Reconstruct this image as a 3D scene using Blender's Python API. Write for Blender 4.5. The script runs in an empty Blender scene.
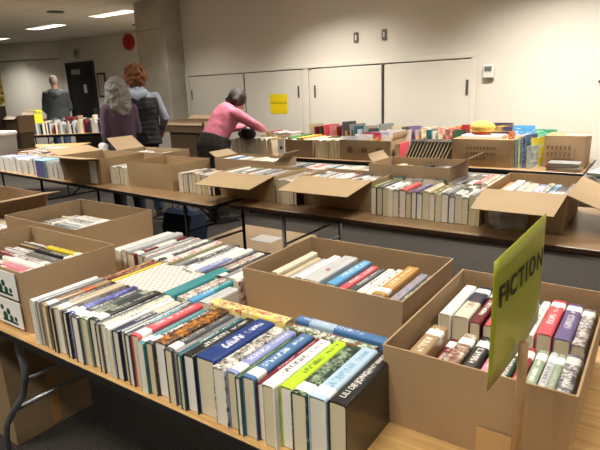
import bpy, math, random
from mathutils import Vector, Matrix
from math import sin, cos, pi, radians
random.seed(7)
S = bpy.context.scene
COL = S.collection
# ------------------------------------------------------------------ camera
cam = bpy.data.cameras.new('camera'); cam.lens = 31.2; cam.sensor_width = 36; cam.sensor_fit = 'HORIZONTAL'
cam.clip_start = 0.02; cam.clip_end = 100
camo = bpy.data.objects.new('camera', cam); COL.objects.link(camo)
R0 = ((0.8229, 0.567, -0.0367), (-0.1174, 0.2329, 0.9654), (0.5559, -0.7901, 0.2582))
mm = Matrix(R0).transposed().to_4x4(); mm.translation = Vector((0, 0, 1.52)); camo.matrix_world = mm
S.camera = camo
# ------------------------------------------------------------------ world, exposure
w = bpy.data.worlds.new('world'); S.world = w; w.use_nodes = True
w.node_tree.nodes['Background'].inputs[0].default_value = (0.9, 0.85, 0.78, 1)
w.node_tree.nodes['Background'].inputs[1].default_value = 0.12
vs = S.view_settings; vs.view_transform = 'Standard'; vs.look = 'None'; vs.gamma = 1; vs.use_curve_mapping = False
vs.exposure = 0.0
CEIL = 3.0
# troffer lamps, with a row added behind the camera for frontal light: (x, y, watts)
LAMPS = [(-1.0, 4.65, 85), (-3.7, 5.0, 62), (-6.3, 5.1, 22), (1.7, 3.7, 45),
         (-0.8, 1.9, 24), (-3.4, 2.1, 26), (-6.0, 2.4, 95), (1.8, 1.1, 30),
         (-0.6, -0.6, 50), (-3.2, -0.4, 42), (-1.6, -2.8, 75), (1.4, -2.6, 60), (-9.0, 6.8, 80), (-11.6, 6.95, 80), (-9.2, 4.2, 130), (-14.9, 7.4, 40)]
LSPREAD = radians(118)

# ------------------------------------------------------------------ materials
def lin(c):
    if isinstance(c, str):
        c = tuple(int(c[i:i + 2], 16) / 255 for i in (0, 2, 4))
    return tuple((v / 12.92 if v <= .04045 else ((v + .055) / 1.055) ** 2.4) for v in c) + (1,)
MC = {}
class NT:
    def __init__(s, name, rough=.6, coat=0, metal=0, spec=.5):
        s.m = bpy.data.materials.new(name); s.m.use_nodes = True; s.t = s.m.node_tree
        s.b = s.t.nodes['Principled BSDF']; s.b.inputs['Roughness'].default_value = rough
        s.b.inputs['Metallic'].default_value = metal; s.b.inputs['Coat Weight'].default_value = coat
        s.b.inputs['Coat Roughness'].default_value = .12; s.b.inputs['Specular IOR Level'].default_value = spec
    def n(s, typ, **kw):
        o = s.t.nodes.new(typ)
        for k, v in kw.items(): setattr(o, k, v)
        return o
    def l(s, a, b): s.t.links.new(a, b)
    def setv(s, sock, v):
        if isinstance(v, bpy.types.NodeSocket): s.l(v, sock)
        else: sock.default_value = v
    def math(s, op, a, b=0.0, clamp=False):
        o = s.n('ShaderNodeMath', operation=op, use_clamp=clamp); s.setv(o.inputs[0], a); s.setv(o.inputs[1], b); return o.outputs[0]
    def mix(s, f, a, b):
        o = s.n('ShaderNodeMix', data_type='RGBA'); s.setv(o.inputs['Factor'], f)
        s.setv(o.inputs[6], a); s.setv(o.inputs[7], b); return o.outputs[2]
    def coords(s, kind='Object', scale=(1, 1, 1), loc=(0, 0, 0)):
        tc = s.n('ShaderNodeTexCoord'); mp = s.n('ShaderNodeMapping')
        s.l(tc.outputs[kind], mp.inputs[0]); mp.inputs['Scale'].default_value = scale; mp.inputs['Location'].default_value = loc
        return mp.outputs[0]
    def noise(s, vec, scale=5, detail=3, rough=.5):
        o = s.n('ShaderNodeTexNoise'); s.l(vec, o.inputs['Vector']); o.inputs['Scale'].default_value = scale
        o.inputs['Detail'].default_value = detail; o.inputs['Roughness'].default_value = rough; return o.outputs['Fac']
    def ramp(s, fac, stops, interp='LINEAR'):
        o = s.n('ShaderNodeValToRGB'); s.l(fac, o.inputs[0]); cr = o.color_ramp; cr.interpolation = interp
        while len(cr.elements) < len(stops): cr.elements.new(.5)
        for e, (p, c) in zip(cr.elements, stops): e.position = p; e.color = c
        return o.outputs[0]
    def color(s, c): s.setv(s.b.inputs['Base Color'], c)
    def bump(s, h, strength=.2, dist=.01):
        o = s.n('ShaderNodeBump'); o.inputs['Strength'].default_value = strength; o.inputs['Distance'].default_value = dist
        s.l(h, o.inputs['Height']); s.l(o.outputs[0], s.b.inputs['Normal'])

def flat(name, c, rough=.6, coat=0, metal=0, var=.12, nscale=9, bump=0):
    key = ('flat', name, c, rough)
    if key in MC: return MC[key]
    k = NT(name, rough, coat, metal); v = k.coords('Object')
    nz = k.noise(v, nscale, 4); c1 = lin(c); c0 = tuple(x * (1 - var) for x in c1[:3]) + (1,)
    k.color(k.mix(nz, c0, tuple(min(1, x * (1 + var * .6)) for x in c1[:3]) + (1,)))
    if bump: k.bump(k.noise(v, nscale * 12, 3), bump, .005)
    MC[key] = k.m; return k.m

def kraft(tone='ad916b'):
    key = ('kraft', tone)
    if key in MC: return MC[key]
    k = NT('corrugated_cardboard', .78); v = k.coords('Object')
    a = k.noise(v, 3, 4); b = k.noise(k.coords('Object', (60, 60, 4)), 3, 2)
    c = lin(tone); d = tuple(x * .8 for x in c[:3]) + (1,); e = tuple(min(1, x * 1.12) for x in c[:3]) + (1,)
    col = k.mix(a, d, e); col = k.mix(k.math('MULTIPLY', b, .25), col, tuple(x * .7 for x in c[:3]) + (1,))
    k.color(col); k.bump(b, .25, .002); MC[key] = k.m; return k.m

def wood_top(cs=('b88b52', 'd3a96c', 'e0be88', 'b48c54'), nm='oak_laminate'):
    k = NT(nm, .38, .15); v = k.coords('Object', (1.2, 26, 26))
    g = k.noise(v, 3, 6, .6); g2 = k.noise(k.coords('Object', (.5, 7, 7)), 2, 3)
    col = k.ramp(g, [(.3, lin(cs[0])), (.55, lin(cs[1])), (.75, lin(cs[2]))])
    k.color(k.mix(k.math('MULTIPLY', g2, .4), col, lin(cs[3]))); k.b.inputs['Roughness'].default_value = .35
    return k.m
def carpet_mat():
    k = NT('charcoal_carpet', 1.0, 0, 0, 0.0); v = k.coords('Object')
    n1 = k.noise(v, 160, 2); n2 = k.noise(v, 1.3, 4); n3 = k.noise(v, 28, 4, .7)
    col = k.ramp(n1, [(.3, lin('25221f')), (.7, lin('57514a'))])
    col = k.mix(k.math('MULTIPLY', n2, .4), col, lin('322f2b')); col = k.mix(k.math('MULTIPLY', n3, .5), col, lin('232220'))
    k.color(col); k.bump(n1, .6, .01); return k.m
def concrete_mat():
    k = NT('cast_concrete', .85); v = k.coords('Object')
    n1 = k.noise(v, 2.2, 6, .6); n2 = k.noise(v, 40, 3)
    col = k.ramp(n1, [(.3, lin('a39d8f')), (.7, lin('c4beb0'))]); k.color(k.mix(k.math('MULTIPLY', n2, .3), col, lin('928c7e')))
    k.bump(n2, .15, .004); return k.m
def ceiling_mat():
    k = NT('ceiling_tile', .9); br = k.n('ShaderNodeTexBrick'); k.l(k.coords('Object'), br.inputs['Vector'])
    br.offset = 0; br.inputs['Scale'].default_value = 1; br.inputs['Brick Width'].default_value = 1.22; br.inputs['Row Height'].default_value = .61
    br.inputs['Mortar Size'].default_value = .006
    br.inputs['Color1'].default_value = lin('ece8de'); br.inputs['Color2'].default_value = lin('e6e2d6'); br.inputs['Mortar'].default_value = lin('b9b3a4')
    k.color(br.outputs['Color']); return k.m
def pages_mat(tone):
    key = ('pages', tone)
    if key in MC: return MC[key]
    k = NT('paper_pages', .85); v = k.coords('Generated', (60, 1, 1)); n1 = k.noise(v, 3, 2)
    c = lin(tone); k.color(k.mix(n1, tuple(x * .8 for x in c[:3]) + (1,), c)); k.bump(n1, .3, .001)
    MC[key] = k.m; return k.m

def cover_mat(base, txt, pat='title', seed=0, acc=None):
    """book cover: lettering-like marks on the spine, in generated coordinates of the cover"""
    key = ('cov', base, txt, pat, seed % 5, acc)
    if key in MC: return MC[key]
    k = NT('book_cover', .3, .35)
    tc = k.n('ShaderNodeTexCoord'); sp = k.n('ShaderNodeSeparateXYZ'); k.l(tc.outputs['Generated'], sp.inputs[0])
    X, Y, Z = sp.outputs
    def band(s, a, b): return k.math('MULTIPLY', k.math('GREATER_THAN', s, a), k.math('LESS_THAN', s, b))
    c = lin(base); col = None
    rnd = random.Random(hash((base, txt, pat)) % 1000 + seed % 5)
    rnd = random.Random(sum(ord(q) for q in base + txt + pat) * 7 + seed % 5)
    cmb = k.n('ShaderNodeCombineXYZ')
    k.setv(cmb.inputs[0], k.math('MULTIPLY', X, 3.2)); k.setv(cmb.inputs[1], k.math('MULTIPLY', Y, 62.)); cmb.inputs[2].default_value = seed * 3.7
    n = k.noise(cmb.outputs[0], 1.0, 1.5)
    letters = k.math('MULTIPLY', k.math('GREATER_THAN', n, .5), .85)
    basecol = c
    if pat == 'photo':
        cm2 = k.n('ShaderNodeCombineXYZ'); k.setv(cm2.inputs[0], k.math('MULTIPLY', X, 1.5)); k.setv(cm2.inputs[1], k.math('MULTIPLY', Y, 9.)); k.setv(cm2.inputs[2], k.math('MULTIPLY', Z, 6.))
        n2 = k.noise(cm2.outputs[0], 1.3, 4, .7)
        a = lin(acc or rnd.choice(['8a8578', '5d6b78', 'a08c74', '6f7a66', '9a6a5a', 'b9b2a4']))
        basecol = k.ramp(n2, [(.38, c), (.5, a), (.62, lin(txt))])
    elif pat == 'block':
        y0 = rnd.uniform(.35, .6); f = band(Y, y0, rnd.uniform(.75, 1.1)); basecol = k.mix(f, c, lin(acc or txt))
    elif pat == 'stripe':
        f = k.math('LESS_THAN', k.math('FRACT', k.math('MULTIPLY', X, 2.0)), .4); basecol = k.mix(f, c, lin(acc or txt))
    lo = rnd.uniform(.2, .3); hi = rnd.uniform(.55, .68)
    m1 = k.math('MULTIPLY', band(X, .3, .72), band(Y, lo, hi))
    m2 = k.math('MULTIPLY', band(X, .38, .64), band(Y, hi + .06, .93))
    msk = k.math('MULTIPLY', k.math('ADD', m1, m2, True), k.math('GREATER_THAN', Z, .94))
    msk = k.math('MULTIPLY', msk, letters)
    if pat == 'plain': msk = k.math('MULTIPLY', msk, .3)
    k.color(k.mix(msk, basecol, lin(txt)))
    MC[key] = k.m; return k.m

M = {}
M['wood'] = wood_top(); M['wood2'] = wood_top(('7d6142', '94754f', 'a3845c', '7b5f3f'), 'walnut_laminate'); M['edge'] = flat('black_table_edge', '1b1917', .5)
M['brown_edge'] = flat('brown_table_edge', '3a2616', .5)
M['steel'] = flat('grey_steel', '8d9093', .35, 0, .7); M['black_metal'] = flat('black_metal', '141414', .5)
M['wall'] = flat('painted_wall', 'ded7c9', .75, var=.02, nscale=2); M['door'] = flat('painted_door', 'e0dacc', .5, var=.02, nscale=2)
M['gap'] = flat('door_shadow_gap', '3c3833', .9)
M['carpet'] = carpet_mat(); M['concrete'] = concrete_mat(); M['ceil'] = ceiling_mat()
M['white'] = flat('white_paper', 'eeeae0', .7, var=.04); M['sticker'] = flat('white_sticker', 'f1efe8', .45, .3, var=.05)
M['ink'] = flat('dark_print', '20201e', .7); M['brown_ink'] = flat('brown_print', '71563a', .8)
M['plastic_white'] = flat('white_plastic', 'e2e0d8', .4); M['skin'] = flat('skin', 'c99a7c', .55, var=.06)

# ------------------------------------------------------------------ mesh helpers
class MB:
    def __init__(s): s.v = []; s.f = []; s.mi = []
    def add(s, vs, fs, mi=0):
        o = len(s.v); s.v += [tuple(v) for v in vs]; s.f += [tuple(i + o for i in f) for f in fs]; s.mi += [mi] * len(fs)
    def box(s, x0, x1, y0, y1, z0, z1, mi=0, bev=0):
        if bev <= 0:
            s.add([(x0, y0, z0), (x1, y0, z0), (x1, y1, z0), (x0, y1, z0), (x0, y0, z1), (x1, y0, z1), (x1, y1, z1), (x0, y1, z1)],
                  [(3, 2, 1, 0), (4, 5, 6, 7), (0, 1, 5, 4), (1, 2, 6, 5), (2, 3, 7, 6), (3, 0, 4, 7)], mi)
        else:
            b = bev; pts = []
            for z, i in ((z0, b), (z0 + b, 0), (z1 - b, 0), (z1, b)):
                e = b if i == 0 else b * 1.6
                q = 0 if i == 0 else b
                pts.append([(x0 + e, y0 + q, z), (x1 - e, y0 + q, z), (x1 - q, y0 + e, z), (x1 - q, y1 - e, z), (x1 - e, y1 - q, z), (x0 + e, y1 - q, z), (x0 + q, y1 - e, z), (x0 + q, y0 + e, z)])
            s.rings(pts, mi=mi)
    def rings(s, rr, caps=True, mi=0, closed=False):
        n = len(rr[0]); vs = [p for r in rr for p in r]; fs = []
        m = len(rr)
        for i in range(m - (0 if closed else 1)):
            for j in range(n):
                a = i * n + j; b = i * n + (j + 1) % n; c = ((i + 1) % m) * n + (j + 1) % n; d = ((i + 1) % m) * n + j
                fs.append((a, b, c, d))
        if caps and not closed: fs.append(tuple(range(n - 1, -1, -1))); fs.append(tuple((m - 1) * n + j for j in range(n)))
        s.add(vs, fs, mi)
    def tube(s, pts, rad, n=10, mi=0, flat_=1.0, side=None):
        pts = [Vector(p) for p in pts]
        if not isinstance(rad, (list, tuple)): rad = [rad] * len(pts)
        rr = []
        for i, p in enumerate(pts):
            t = (pts[min(i + 1, len(pts) - 1)] - pts[max(i - 1, 0)]).normalized()
            ref = Vector(side) if side else (Vector((0, 0, 1)) if abs(t.z) < .9 else Vector((0, 1, 0)))
            a = t.cross(ref).normalized(); b = t.cross(a).normalized()
            r = rad[i]; ra, rb = (r if isinstance(r, (tuple, list)) else (r, r * flat_))
            rr.append([p + a * cos(2 * pi * k / n) * ra + b * sin(2 * pi * k / n) * rb for k in range(n)])
        s.rings(rr, mi=mi)
    def ell(s, c, r, n=14, m=9, mi=0, rot=None):
        rr = []
        for i in range(1, m):
            th = pi * i / m; ring = []
            for k in range(n):
                p = Vector((r[0] * sin(th) * cos(2 * pi * k / n), r[1] * sin(th) * sin(2 * pi * k / n), -r[2] * cos(th)))
                if rot: p = rot @ p
                ring.append(Vector(c) + p)
            rr.append(ring)
        s.rings(rr, mi=mi)
    def cyl(s, c, r, h, n=20, axis='z', mi=0):
        rr = []
        for t in (0, h):
            ring = []
            for k in range(n):
                a = 2 * pi * k / n; u, v_ = r * cos(a), r * sin(a)
                ring.append({'z': (c[0] + u, c[1] + v_, c[2] + t), 'y': (c[0] + u, c[1] + t, c[2] + v_), 'x': (c[0] + t, c[1] + u, c[2] + v_)}[axis])
            rr.append(ring)
        s.rings(rr, mi=mi)
    def build(s, name, mats, parent=None, smooth=False):
        me = bpy.data.meshes.new(name); me.from_pydata(s.v, [], s.f)
        if not isinstance(mats, (list, tuple)): mats = [mats]
        for m in mats: me.materials.append(m)
        me.polygons.foreach_set('material_index', s.mi)
        if smooth: me.polygons.foreach_set('use_smooth', [True] * len(me.polygons))
        me.update()
        import bmesh
        bm = bmesh.new(); bm.from_mesh(me); bmesh.ops.recalc_face_normals(bm, faces=bm.faces); bm.to_mesh(me); bm.free()
        o = bpy.data.objects.new(name, me); COL.objects.link(o)
        if parent: o.parent = parent
        return o
SEEN = {}
def tag(o, label, cat, group=None, kind=None):
    n = len(label.replace('-', ' ').split())
    if label in SEEN and not group: print('DUPLABEL', label)
    if len(label.split()) < 4 or len(label.split()) > 16: print('LABELLEN', label)
    if label in SEEN: print('SHARED', label)
    SEEN[label] = 1
    o['label'] = label; o['category'] = cat
    if group: o['group'] = group
    if kind: o['kind'] = kind
    return o
def struct(o): o['kind'] = 'structure'; return o
def empty(name, loc=(0, 0, 0), rz=0, rx=0, ry=0, parent=None):
    o = bpy.data.objects.new(name, None); COL.objects.link(o); o.location = loc; o.rotation_euler = (rx, ry, rz); o.empty_display_size = .05
    if parent: o.parent = parent
    return o
def text(name, s, size, m, parent, loc, rot, extrude=.0003, align='CENTER', sx=1, shear=0, offset=0):
    c = bpy.data.curves.new(name, 'FONT'); c.body = s; c.size = size; c.extrude = extrude; c.align_x = align; c.align_y = 'CENTER'; c.shear = shear; c.offset = offset; c.space_character = 1.3 if offset else 1
    t = bpy.data.objects.new(name, c); COL.objects.link(t)
    dg = bpy.context.evaluated_depsgraph_get(); me = bpy.data.meshes.new_from_object(t.evaluated_get(dg))
    bpy.data.objects.remove(t); o = bpy.data.objects.new(name, me); COL.objects.link(o); me.materials.clear(); me.materials.append(m)
    o.parent = parent; o.location = loc; o.rotation_euler = rot; o.scale = (sx, 1, 1); return o
ORD = 'first second third fourth fifth sixth seventh eighth ninth tenth eleventh twelfth thirteenth fourteenth fifteenth sixteenth seventeenth eighteenth nineteenth twentieth'.split()
ORD += ['twenty-' + q for q in ORD[:9]] + ['thirtieth'] + ['thirty-' + q for q in ORD[:9]]

# ------------------------------------------------------------------ room
b = MB(); b.box(-19, 7, -6, 13, -.06, 0); struct(b.build('floor', M['carpet']))
b = MB(); b.box(-19, 7, -6, 13, CEIL + .1, CEIL + .14); 
# ceiling slab with recessed openings is built as strips round each lamp
def ceiling_slab():
    holes = [(x - .58, x + .58, y - .14, y + .14) for x, y, p in LAMPS]
    xs = sorted(set([-19, 7] + [q for h in holes for q in h[:2]])); ys = sorted(set([-6, 13] + [q for h in holes for q in h[2:]]))
    for j in range(len(ys) - 1):
        x_start = None
        for i in range(len(xs) - 1):
            cx = (xs[i] + xs[i + 1]) / 2; cy = (ys[j] + ys[j + 1]) / 2
            hole = any(h[0] < cx < h[1] and h[2] < cy < h[3] for h in holes)
            if not hole and x_start is None: x_start = xs[i]
            if hole and x_start is not None: b.box(x_start, xs[i], ys[j], ys[j + 1], CEIL, CEIL + .1); x_start = None
        if x_start is not None: b.box(x_start, 7, ys[j], ys[j + 1], CEIL, CEIL + .1)
ceiling_slab(); struct(b.build('ceiling', M['ceil']))
def wallseg(name, p, q, z0=0, z1=CEIL, t=.12, m=None):
    d = Vector((q[0] - p[0], q[1] - p[1], 0)); n = Vector((-d.y, d.x, 0)).normalized() * t
    v = [Vector((p[0], p[1], z0)), Vector((q[0], q[1], z0)), Vector((q[0], q[1], z0)) + n, Vector((p[0], p[1], z0)) + n]
    bb = MB(); bb.add(v + [u + Vector((0, 0, z1 - z0)) for u in v], [(3, 2, 1, 0), (4, 5, 6, 7), (0, 1, 5, 4), (1, 2, 6, 5), (2, 3, 7, 6), (3, 0, 4, 7)])
    return struct(bb.build(name, m or M['wall']))
# storage wall behind the rear table: frame with local x running right along the wall, y out of the room, origin under the camera-left end
WA = Vector((-8.0, 6.68, 0)); WD = Vector((.992, -.124, 0)); WANG = math.atan2(-.124, .992)
def wp(s): return WA + WD * s
wallseg('wall_back', tuple(wp(0))[:2], (-.596, 5.767))
wallseg('wall_right', (-.596, 5.767), (3.5, 4.9)); wallseg('wall_right.001', (3.5, 4.9), (6.9, 4.0))
wallseg('wall_east', (6.9, 4.0), (6.9, -6)); wallseg('wall_south', (6.9, -6), (-18.9, -6)); wallseg('wall_west', (-18.9, -6), (-18.9, 8))
wallseg('wall_far', (-14.5, 8.98), (-8.0, 9.1)); wallseg('wall_far.001', (-15.3, 8.4), (-14.5, 8.98)); wallseg('wall_far.002', (-18.9, 7.4), (-15.3, 8.4))
wallseg('wall_passage', (-8.0, 9.1), (-8.0, 6.68))
# trim line on the far walls
b = MB(); b.box(0, 3.74, -.03, 0, -.02, .02); o = struct(b.build('trim_far', flat('grey_trim', '9c9484', .6))); o.location = (-18.9, 7.4, 2.52); o.rotation_euler[2] = math.atan2(1.0, 3.6)
b = MB(); b.box(0, .98, -.03, 0, -.02, .02); o = struct(b.build('trim_far.001', flat('grey_trim', '9c9484', .6))); o.location = (-15.3, 8.4, 2.52); o.rotation_euler[2] = math.atan2(.58, .8)
wr = empty('wall_back_fittings', WA, WANG); struct(wr)
def wobj(name, bb, m, parent=None, smooth=False):
    o = bb.build(name, m, parent, smooth)
    if not parent: o.location = WA; o.rotation_euler = (0, 0, WANG)
    return o
def ws(x): return (x - WA.x) / WD.x
# four cupboard doors
DTOP = 1.735; 
doors = [(-6.78, -5.43, 'l'), (-5.40, -4.25, 'r'), (-4.05, -2.94, 'l'), (-2.90, -1.79, 'r')]
for i, (xa, xb, hs) in enumerate(doors):
    b = MB(); a, c = ws(xa), ws(xb); b.box(a, c, -.012, 0, .1, DTOP, bev=.003)
    d = wobj('door_%d' % (i + 1), b, M['door']); struct(d)
    hx = a + .05 if (i in (0, 2)) else c - .05
    h = MB(); h.box(hx - .014, hx + .014, -.024, -.012, 1.36, 1.52, bev=.003); wobj('door_handle', h, flat('brushed_handle', '77736b', .4, 0, .6), d)
b = MB()
for xa, xb in ((-5.43, -5.40), (-2.94, -2.90)): b.box(ws(xa) + .006, ws(xb) - .006, -.004, 0, .1, DTOP)
for xa, xb, _ in doors: b.box(ws(xa) - .004, ws(xb), -.004, 0, DTOP, DTOP + .01)
b.box(ws(-1.79), ws(-1.79) + .006, -.004, 0, .1, DTOP); struct(wobj('door_gap_shade', b, M['gap']))  # dark strips painted in for the shade inside the door gaps
b = MB(); b.box(ws(-6.9), ws(-1.74), -.02, 0, DTOP + .012, DTOP + .06, bev=.004)
for x in (-6.84, -4.15, -1.765):
    b.box(ws(x) - .04, ws(x) + (.04 if x != -1.765 else .022), -.02, 0, 0, DTOP + .012, bev=.004)
struct(wobj('trim_2', b, M['door']))
wr.name = 'wall_back_rail'
# column
b = MB(); b.box(0, .86, -.34, .3, 0, CEIL, bev=.012)
cl = b.build('wall_column', M['concrete']); struct(cl); cl.location = wp(ws(-7.74)) ; cl.rotation_euler[2] = WANG
b = MB(); b.box(-.002, .862, -.3405, -.33, 2.52, 2.532); j = b.build('formwork_joint', flat('joint_line', '8a8476', .9), cl)
# yellow sheet on the door
e = tag(empty('paper_notice', WA, WANG), 'bright yellow paper notice taped to the white cupboard door', 'notice')
b = MB(); b.box(ws(-4.87), ws(-4.53), -.0145, -.0125, 1.135, 1.415); b.build('sheet', flat('yellow_paper', 'f2d400', .6, var=.03), e)
text('printed_line', 'CHILDREN BOOKS', .042, flat('ochre_print', '8f7a10', .7), e, ((ws(-4.87) + ws(-4.53)) / 2, -.0155, 1.29), (pi / 2, 0, 0))
e = tag(empty('thermostat', WA, WANG), 'white wall thermostat with grey display right of the cupboards', 'thermostat')
b = MB(); b.box(ws(-1.67), ws(-1.55), -.03, 0, 1.525, 1.665, bev=.006); b.build('housing', M['plastic_white'], e)
b = MB(); b.box(ws(-1.65), ws(-1.575), -.032, -.03, 1.595, 1.645); b.build('display', flat('lcd_grey', '6d7468', .3), e)
b = MB(); b.box(ws(-1.665), ws(-1.56), -.034, -.03, 1.527, 1.537); b.build('lower_grille', flat('grey_plastic', '8a8a84', .5), e)
for x, lab in ((-3.32, 'left of the two small metal wall plates above the cupboards'), (-2.91, 'right of the two small metal wall plates above the cupboards')):
    e = tag(empty('wall_switch', WA, WANG), lab, 'switch')
    b = MB(); b.box(ws(x) - .035, ws(x) + .035, -.008, 0, 2.02, 2.14, bev=.002); b.build('plate', flat('steel_plate', '8b867b', .35, 0, .6), e)
    b = MB(); b.box(ws(x) - .012, ws(x) + .012, -.014, -.008, 2.05, 2.11, bev=.002); b.build('toggle', M['plastic_white'], e)
# framed sheet on right wall strip
RD = Vector((3.5 + .596, 4.9 - 5.767, 0)).normalized(); RANG = math.atan2(RD.y, RD.x)
e = tag(empty('wall_poster', (-.596, 5.767, 0), RANG), 'white poster with dark red edge on wall at far right', 'poster')
b = MB(); b.box(.05, .5, -.006, 0, 1.47, 1.72); b.build('sheet', M['white'], e)
b = MB(); b.box(.04, .5, -.03, 0, 1.445, 1.47); b.box(.06, .5, -.009, -.0065, 1.47, 1.58); b.build('dark_band', flat('maroon_print', '3a1414', .6), e)
# far wall fittings
FA = Vector((-14.5, 8.98, 0)); FANG = math.atan2(.12, 6.5)
e = empty('door_5', FA, FANG); struct(e)
b = MB(); b.box(.32, 1.46, -.03, 0, 0, 2.34); dp = b.build('door_leaf', flat('black_door', '16130f', .45), e)
b = MB(); b.box(.26, .32, -.05, 0, 0, 2.39); b.box(1.46, 1.52, -.05, 0, 0, 2.39); b.box(.32, 1.46, -.05, 0, 2.34, 2.39); b.build('door_frame', flat('dark_door_frame', '35302a', .5), e)
o = MB(); o.box(.5, .9, -.04, -.03, 2.06, 2.2); o.build('transom_sign', flat('pale_sign', 'a9a396', .5), e)
o = MB(); o.box(.98, 1.11, -.036, -.03, 1.55, 1.78); o.build('posted_sheet', M['white'], e)
o = MB(); o.box(1.36, 1.42, -.08, -.03, 1.0, 1.14); o.build('door_lever', M['steel'], e)
e = tag(empty('framed_notice', FA, FANG), 'framed white notice in a dark red frame beside the black door', 'picture')
b = MB(); b.box(1.62, 1.95, -.03, 0, 1.42, 2.06); b.build('notice_border', flat('dark_red_frame', '4a1f1c', .5), e)
b = MB(); b.box(1.66, 1.91, -.034, -.03, 1.47, 2.01); b.build('print', flat('pale_print', 'cfc8bd', .6), e)
e = tag(empty('fire_bell', FA, FANG), 'round red fire alarm bell high on the far wall', 'alarm bell')
b = MB(); b.cyl((3.08, -.05, 2.75), .2, .05, 24, 'y'); b.ell((3.08, -.06, 2.75), (.18, .06, .18)); b.build('gong', flat('red_enamel', 'a81812', .4), e, True)
e = tag(empty('wall_speaker', FA, FANG), 'small beige round loudspeaker on the wall above the black door', 'speaker')
b = MB(); b.box(.74, 1.02, -.06, 0, 2.5, 2.74, bev=.01); b.build('housing', flat('beige_speaker', 'b5ad9d', .6), e)
b = MB(); b.cyl((.88, -.066, 2.62), .09, .008, 20, 'y'); b.build('grille', flat('speaker_grille', '8d8678', .7), e)
# coloured poster at left
e = tag(empty('wall_poster', (-15.3, 8.4, 0), math.atan2(1.0, 3.6)), 'multicoloured poster on the far wall at left picture edge', 'poster')
b = MB(); b.box(-1.55, -1.02, -.01, 0, 1.25, 2.2); b.build('sheet', cover_mat('1d3f2f', 'e8e4d0', 'photo', 3, 'c9a51e'), e)
# ceiling lamps
LN = {(-9.0, 6.8): 'lit rectangular ceiling light beside the top of the concrete column', (-11.6, 6.95): 'lit rectangular ceiling light second from the concrete column', (-14.9, 7.4): 'lit ceiling light at left picture edge'}
lampmat = NT('lit_diffuser', .5); lampmat.b.inputs['Emission Color'].default_value = (1, .96, .88, 1); lampmat.b.inputs['Emission Strength'].default_value = 3.0
for i, (x, y, p) in enumerate(LAMPS):
    e = empty('ceiling_light', (x, y, CEIL), 0)
    tag(e, LN.get((x, y), 'unseen recessed ceiling light over the room, ' + ORD[i] + ' of the rows out of frame'), 'ceiling light', 'recessed ceiling lights')
    f = MB(); f.box(-.6, .6, -.16, -.14, -.012, .004); f.box(-.6, .6, .14, .16, -.012, .004); f.box(-.6, -.58, -.14, .14, -.012, .004); f.box(.58, .6, -.14, .14, -.012, .004)
    f.build('frame', flat('lamp_frame', 'c9c4b8', .5), e)
    d = MB(); d.box(-.578, .578, -.138, .138, .05, .06); d.build('diffuser', lampmat.m, e)
    l = bpy.data.lights.new('lamp', 'AREA'); l.shape = 'RECTANGLE'; l.size = 1.1; l.size_y = .24; l.energy = p; l.color = (1, .965, .905); l.spread = LSPREAD
    lo = bpy.data.objects.new('lamp', l); COL.objects.link(lo); lo.parent = e; lo.location = (0, 0, .03)
for x, y, lab in ((-9.45, 5.9, 'dark round ceiling speaker nearest the concrete column top'), (-8.9, 7.9, 'dark round ceiling vent left of the column, lower one'), (-10.1, 8.3, 'dim ceiling vent beyond the lit fixtures')):
    e = tag(empty('ceiling_vent', (x, y, CEIL)), lab, 'vent')
    b = MB(); b.cyl((0, 0, -.012), .15, .012, 24); b.build('grille', flat('dark_vent', '4c473f', .6), e)
    b = MB(); b.cyl((0, 0, -.016), .05, .006, 16); b.build('hub', flat('vent_hub', '6a655b', .6), e)

# ------------------------------------------------------------------ folding tables
T = .74
def table(name, label, x0, y0, wdt, dep, rz=0, top=M['wood'], edge=M['edge'], legm=M['black_metal'], style='h', z=T, legs=(.15, None), sides=(0, 1)):
    e = tag(empty(name, (x0, y0, 0), rz), label, 'table')
    b = MB(); b.box(.003, wdt - .003, .003, dep - .003, z - .02, z, bev=.002); b.build('tabletop', top, e)
    b = MB(); b.box(0, wdt, 0, .004, z - .026, z - .003); b.box(0, wdt, dep - .004, dep, z - .026, z - .003); b.box(0, .004, .004, dep - .004, z - .026, z - .003); b.box(wdt - .004, wdt, .004, dep - .004, z - .026, z - .003)
    b.box(.05, wdt - .05, .09, .11, z - .06, z - .021); b.box(.05, wdt - .05, dep - .11, dep - .09, z - .06, z - .021); b.build('edge_band', edge, e)
    for lx in ([.18, wdt - .18] if legs[1] is None else legs):
        s = 1 if lx < wdt / 2 else -1
        for ly in (.08, dep - .08):
            b = MB()
            if style == 'curve':
                b.tube([(lx + s * .30, ly, z - .03), (lx + s * .27, ly, z - .05), (lx + s * .262, ly, .60), (lx + s * .278, ly, .54), (lx + s * .262, ly, .48), (lx + s * .22, ly, .40), (lx + s * .1, ly, .28), (lx + s * .02, ly, .19), (lx - s * .01, ly, .1), (lx - s * .015, ly, .0)], .0135, 12)
            else:
                b.tube([(lx, ly, z - .03), (lx, ly, .012), (lx, ly, 0)], .0135, 10)
            b.build('leg', legm, e, True)
        b = MB(); zc = .35 if style != 'curve' else .3
        b.tube([(lx + (s * .12 if style == 'curve' else 0), .08, zc), (lx + (s * .12 if style == 'curve' else 0), dep - .08, zc)], .010, 8); b.build('cross_bar', legm, e, True)
        b = MB(); b.tube([(lx + (s * .26 if style == 'curve' else 0), dep / 2, .48), (lx + s * .42, dep / 2, z - .03)], .008, 8); b.tube([(lx + (s * .26 if style == 'curve' else 0), .08, .48), (lx + (s * .26 if style == 'curve' else 0), dep - .08, .48)], .008, 8); b.build('brace', legm, e, True)
    return e
table('folding_table', 'nearest wood-topped folding table carrying the long front row of books', -2.327, .75, 2.64, .9, legm=M['steel'], style='curve')
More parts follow.
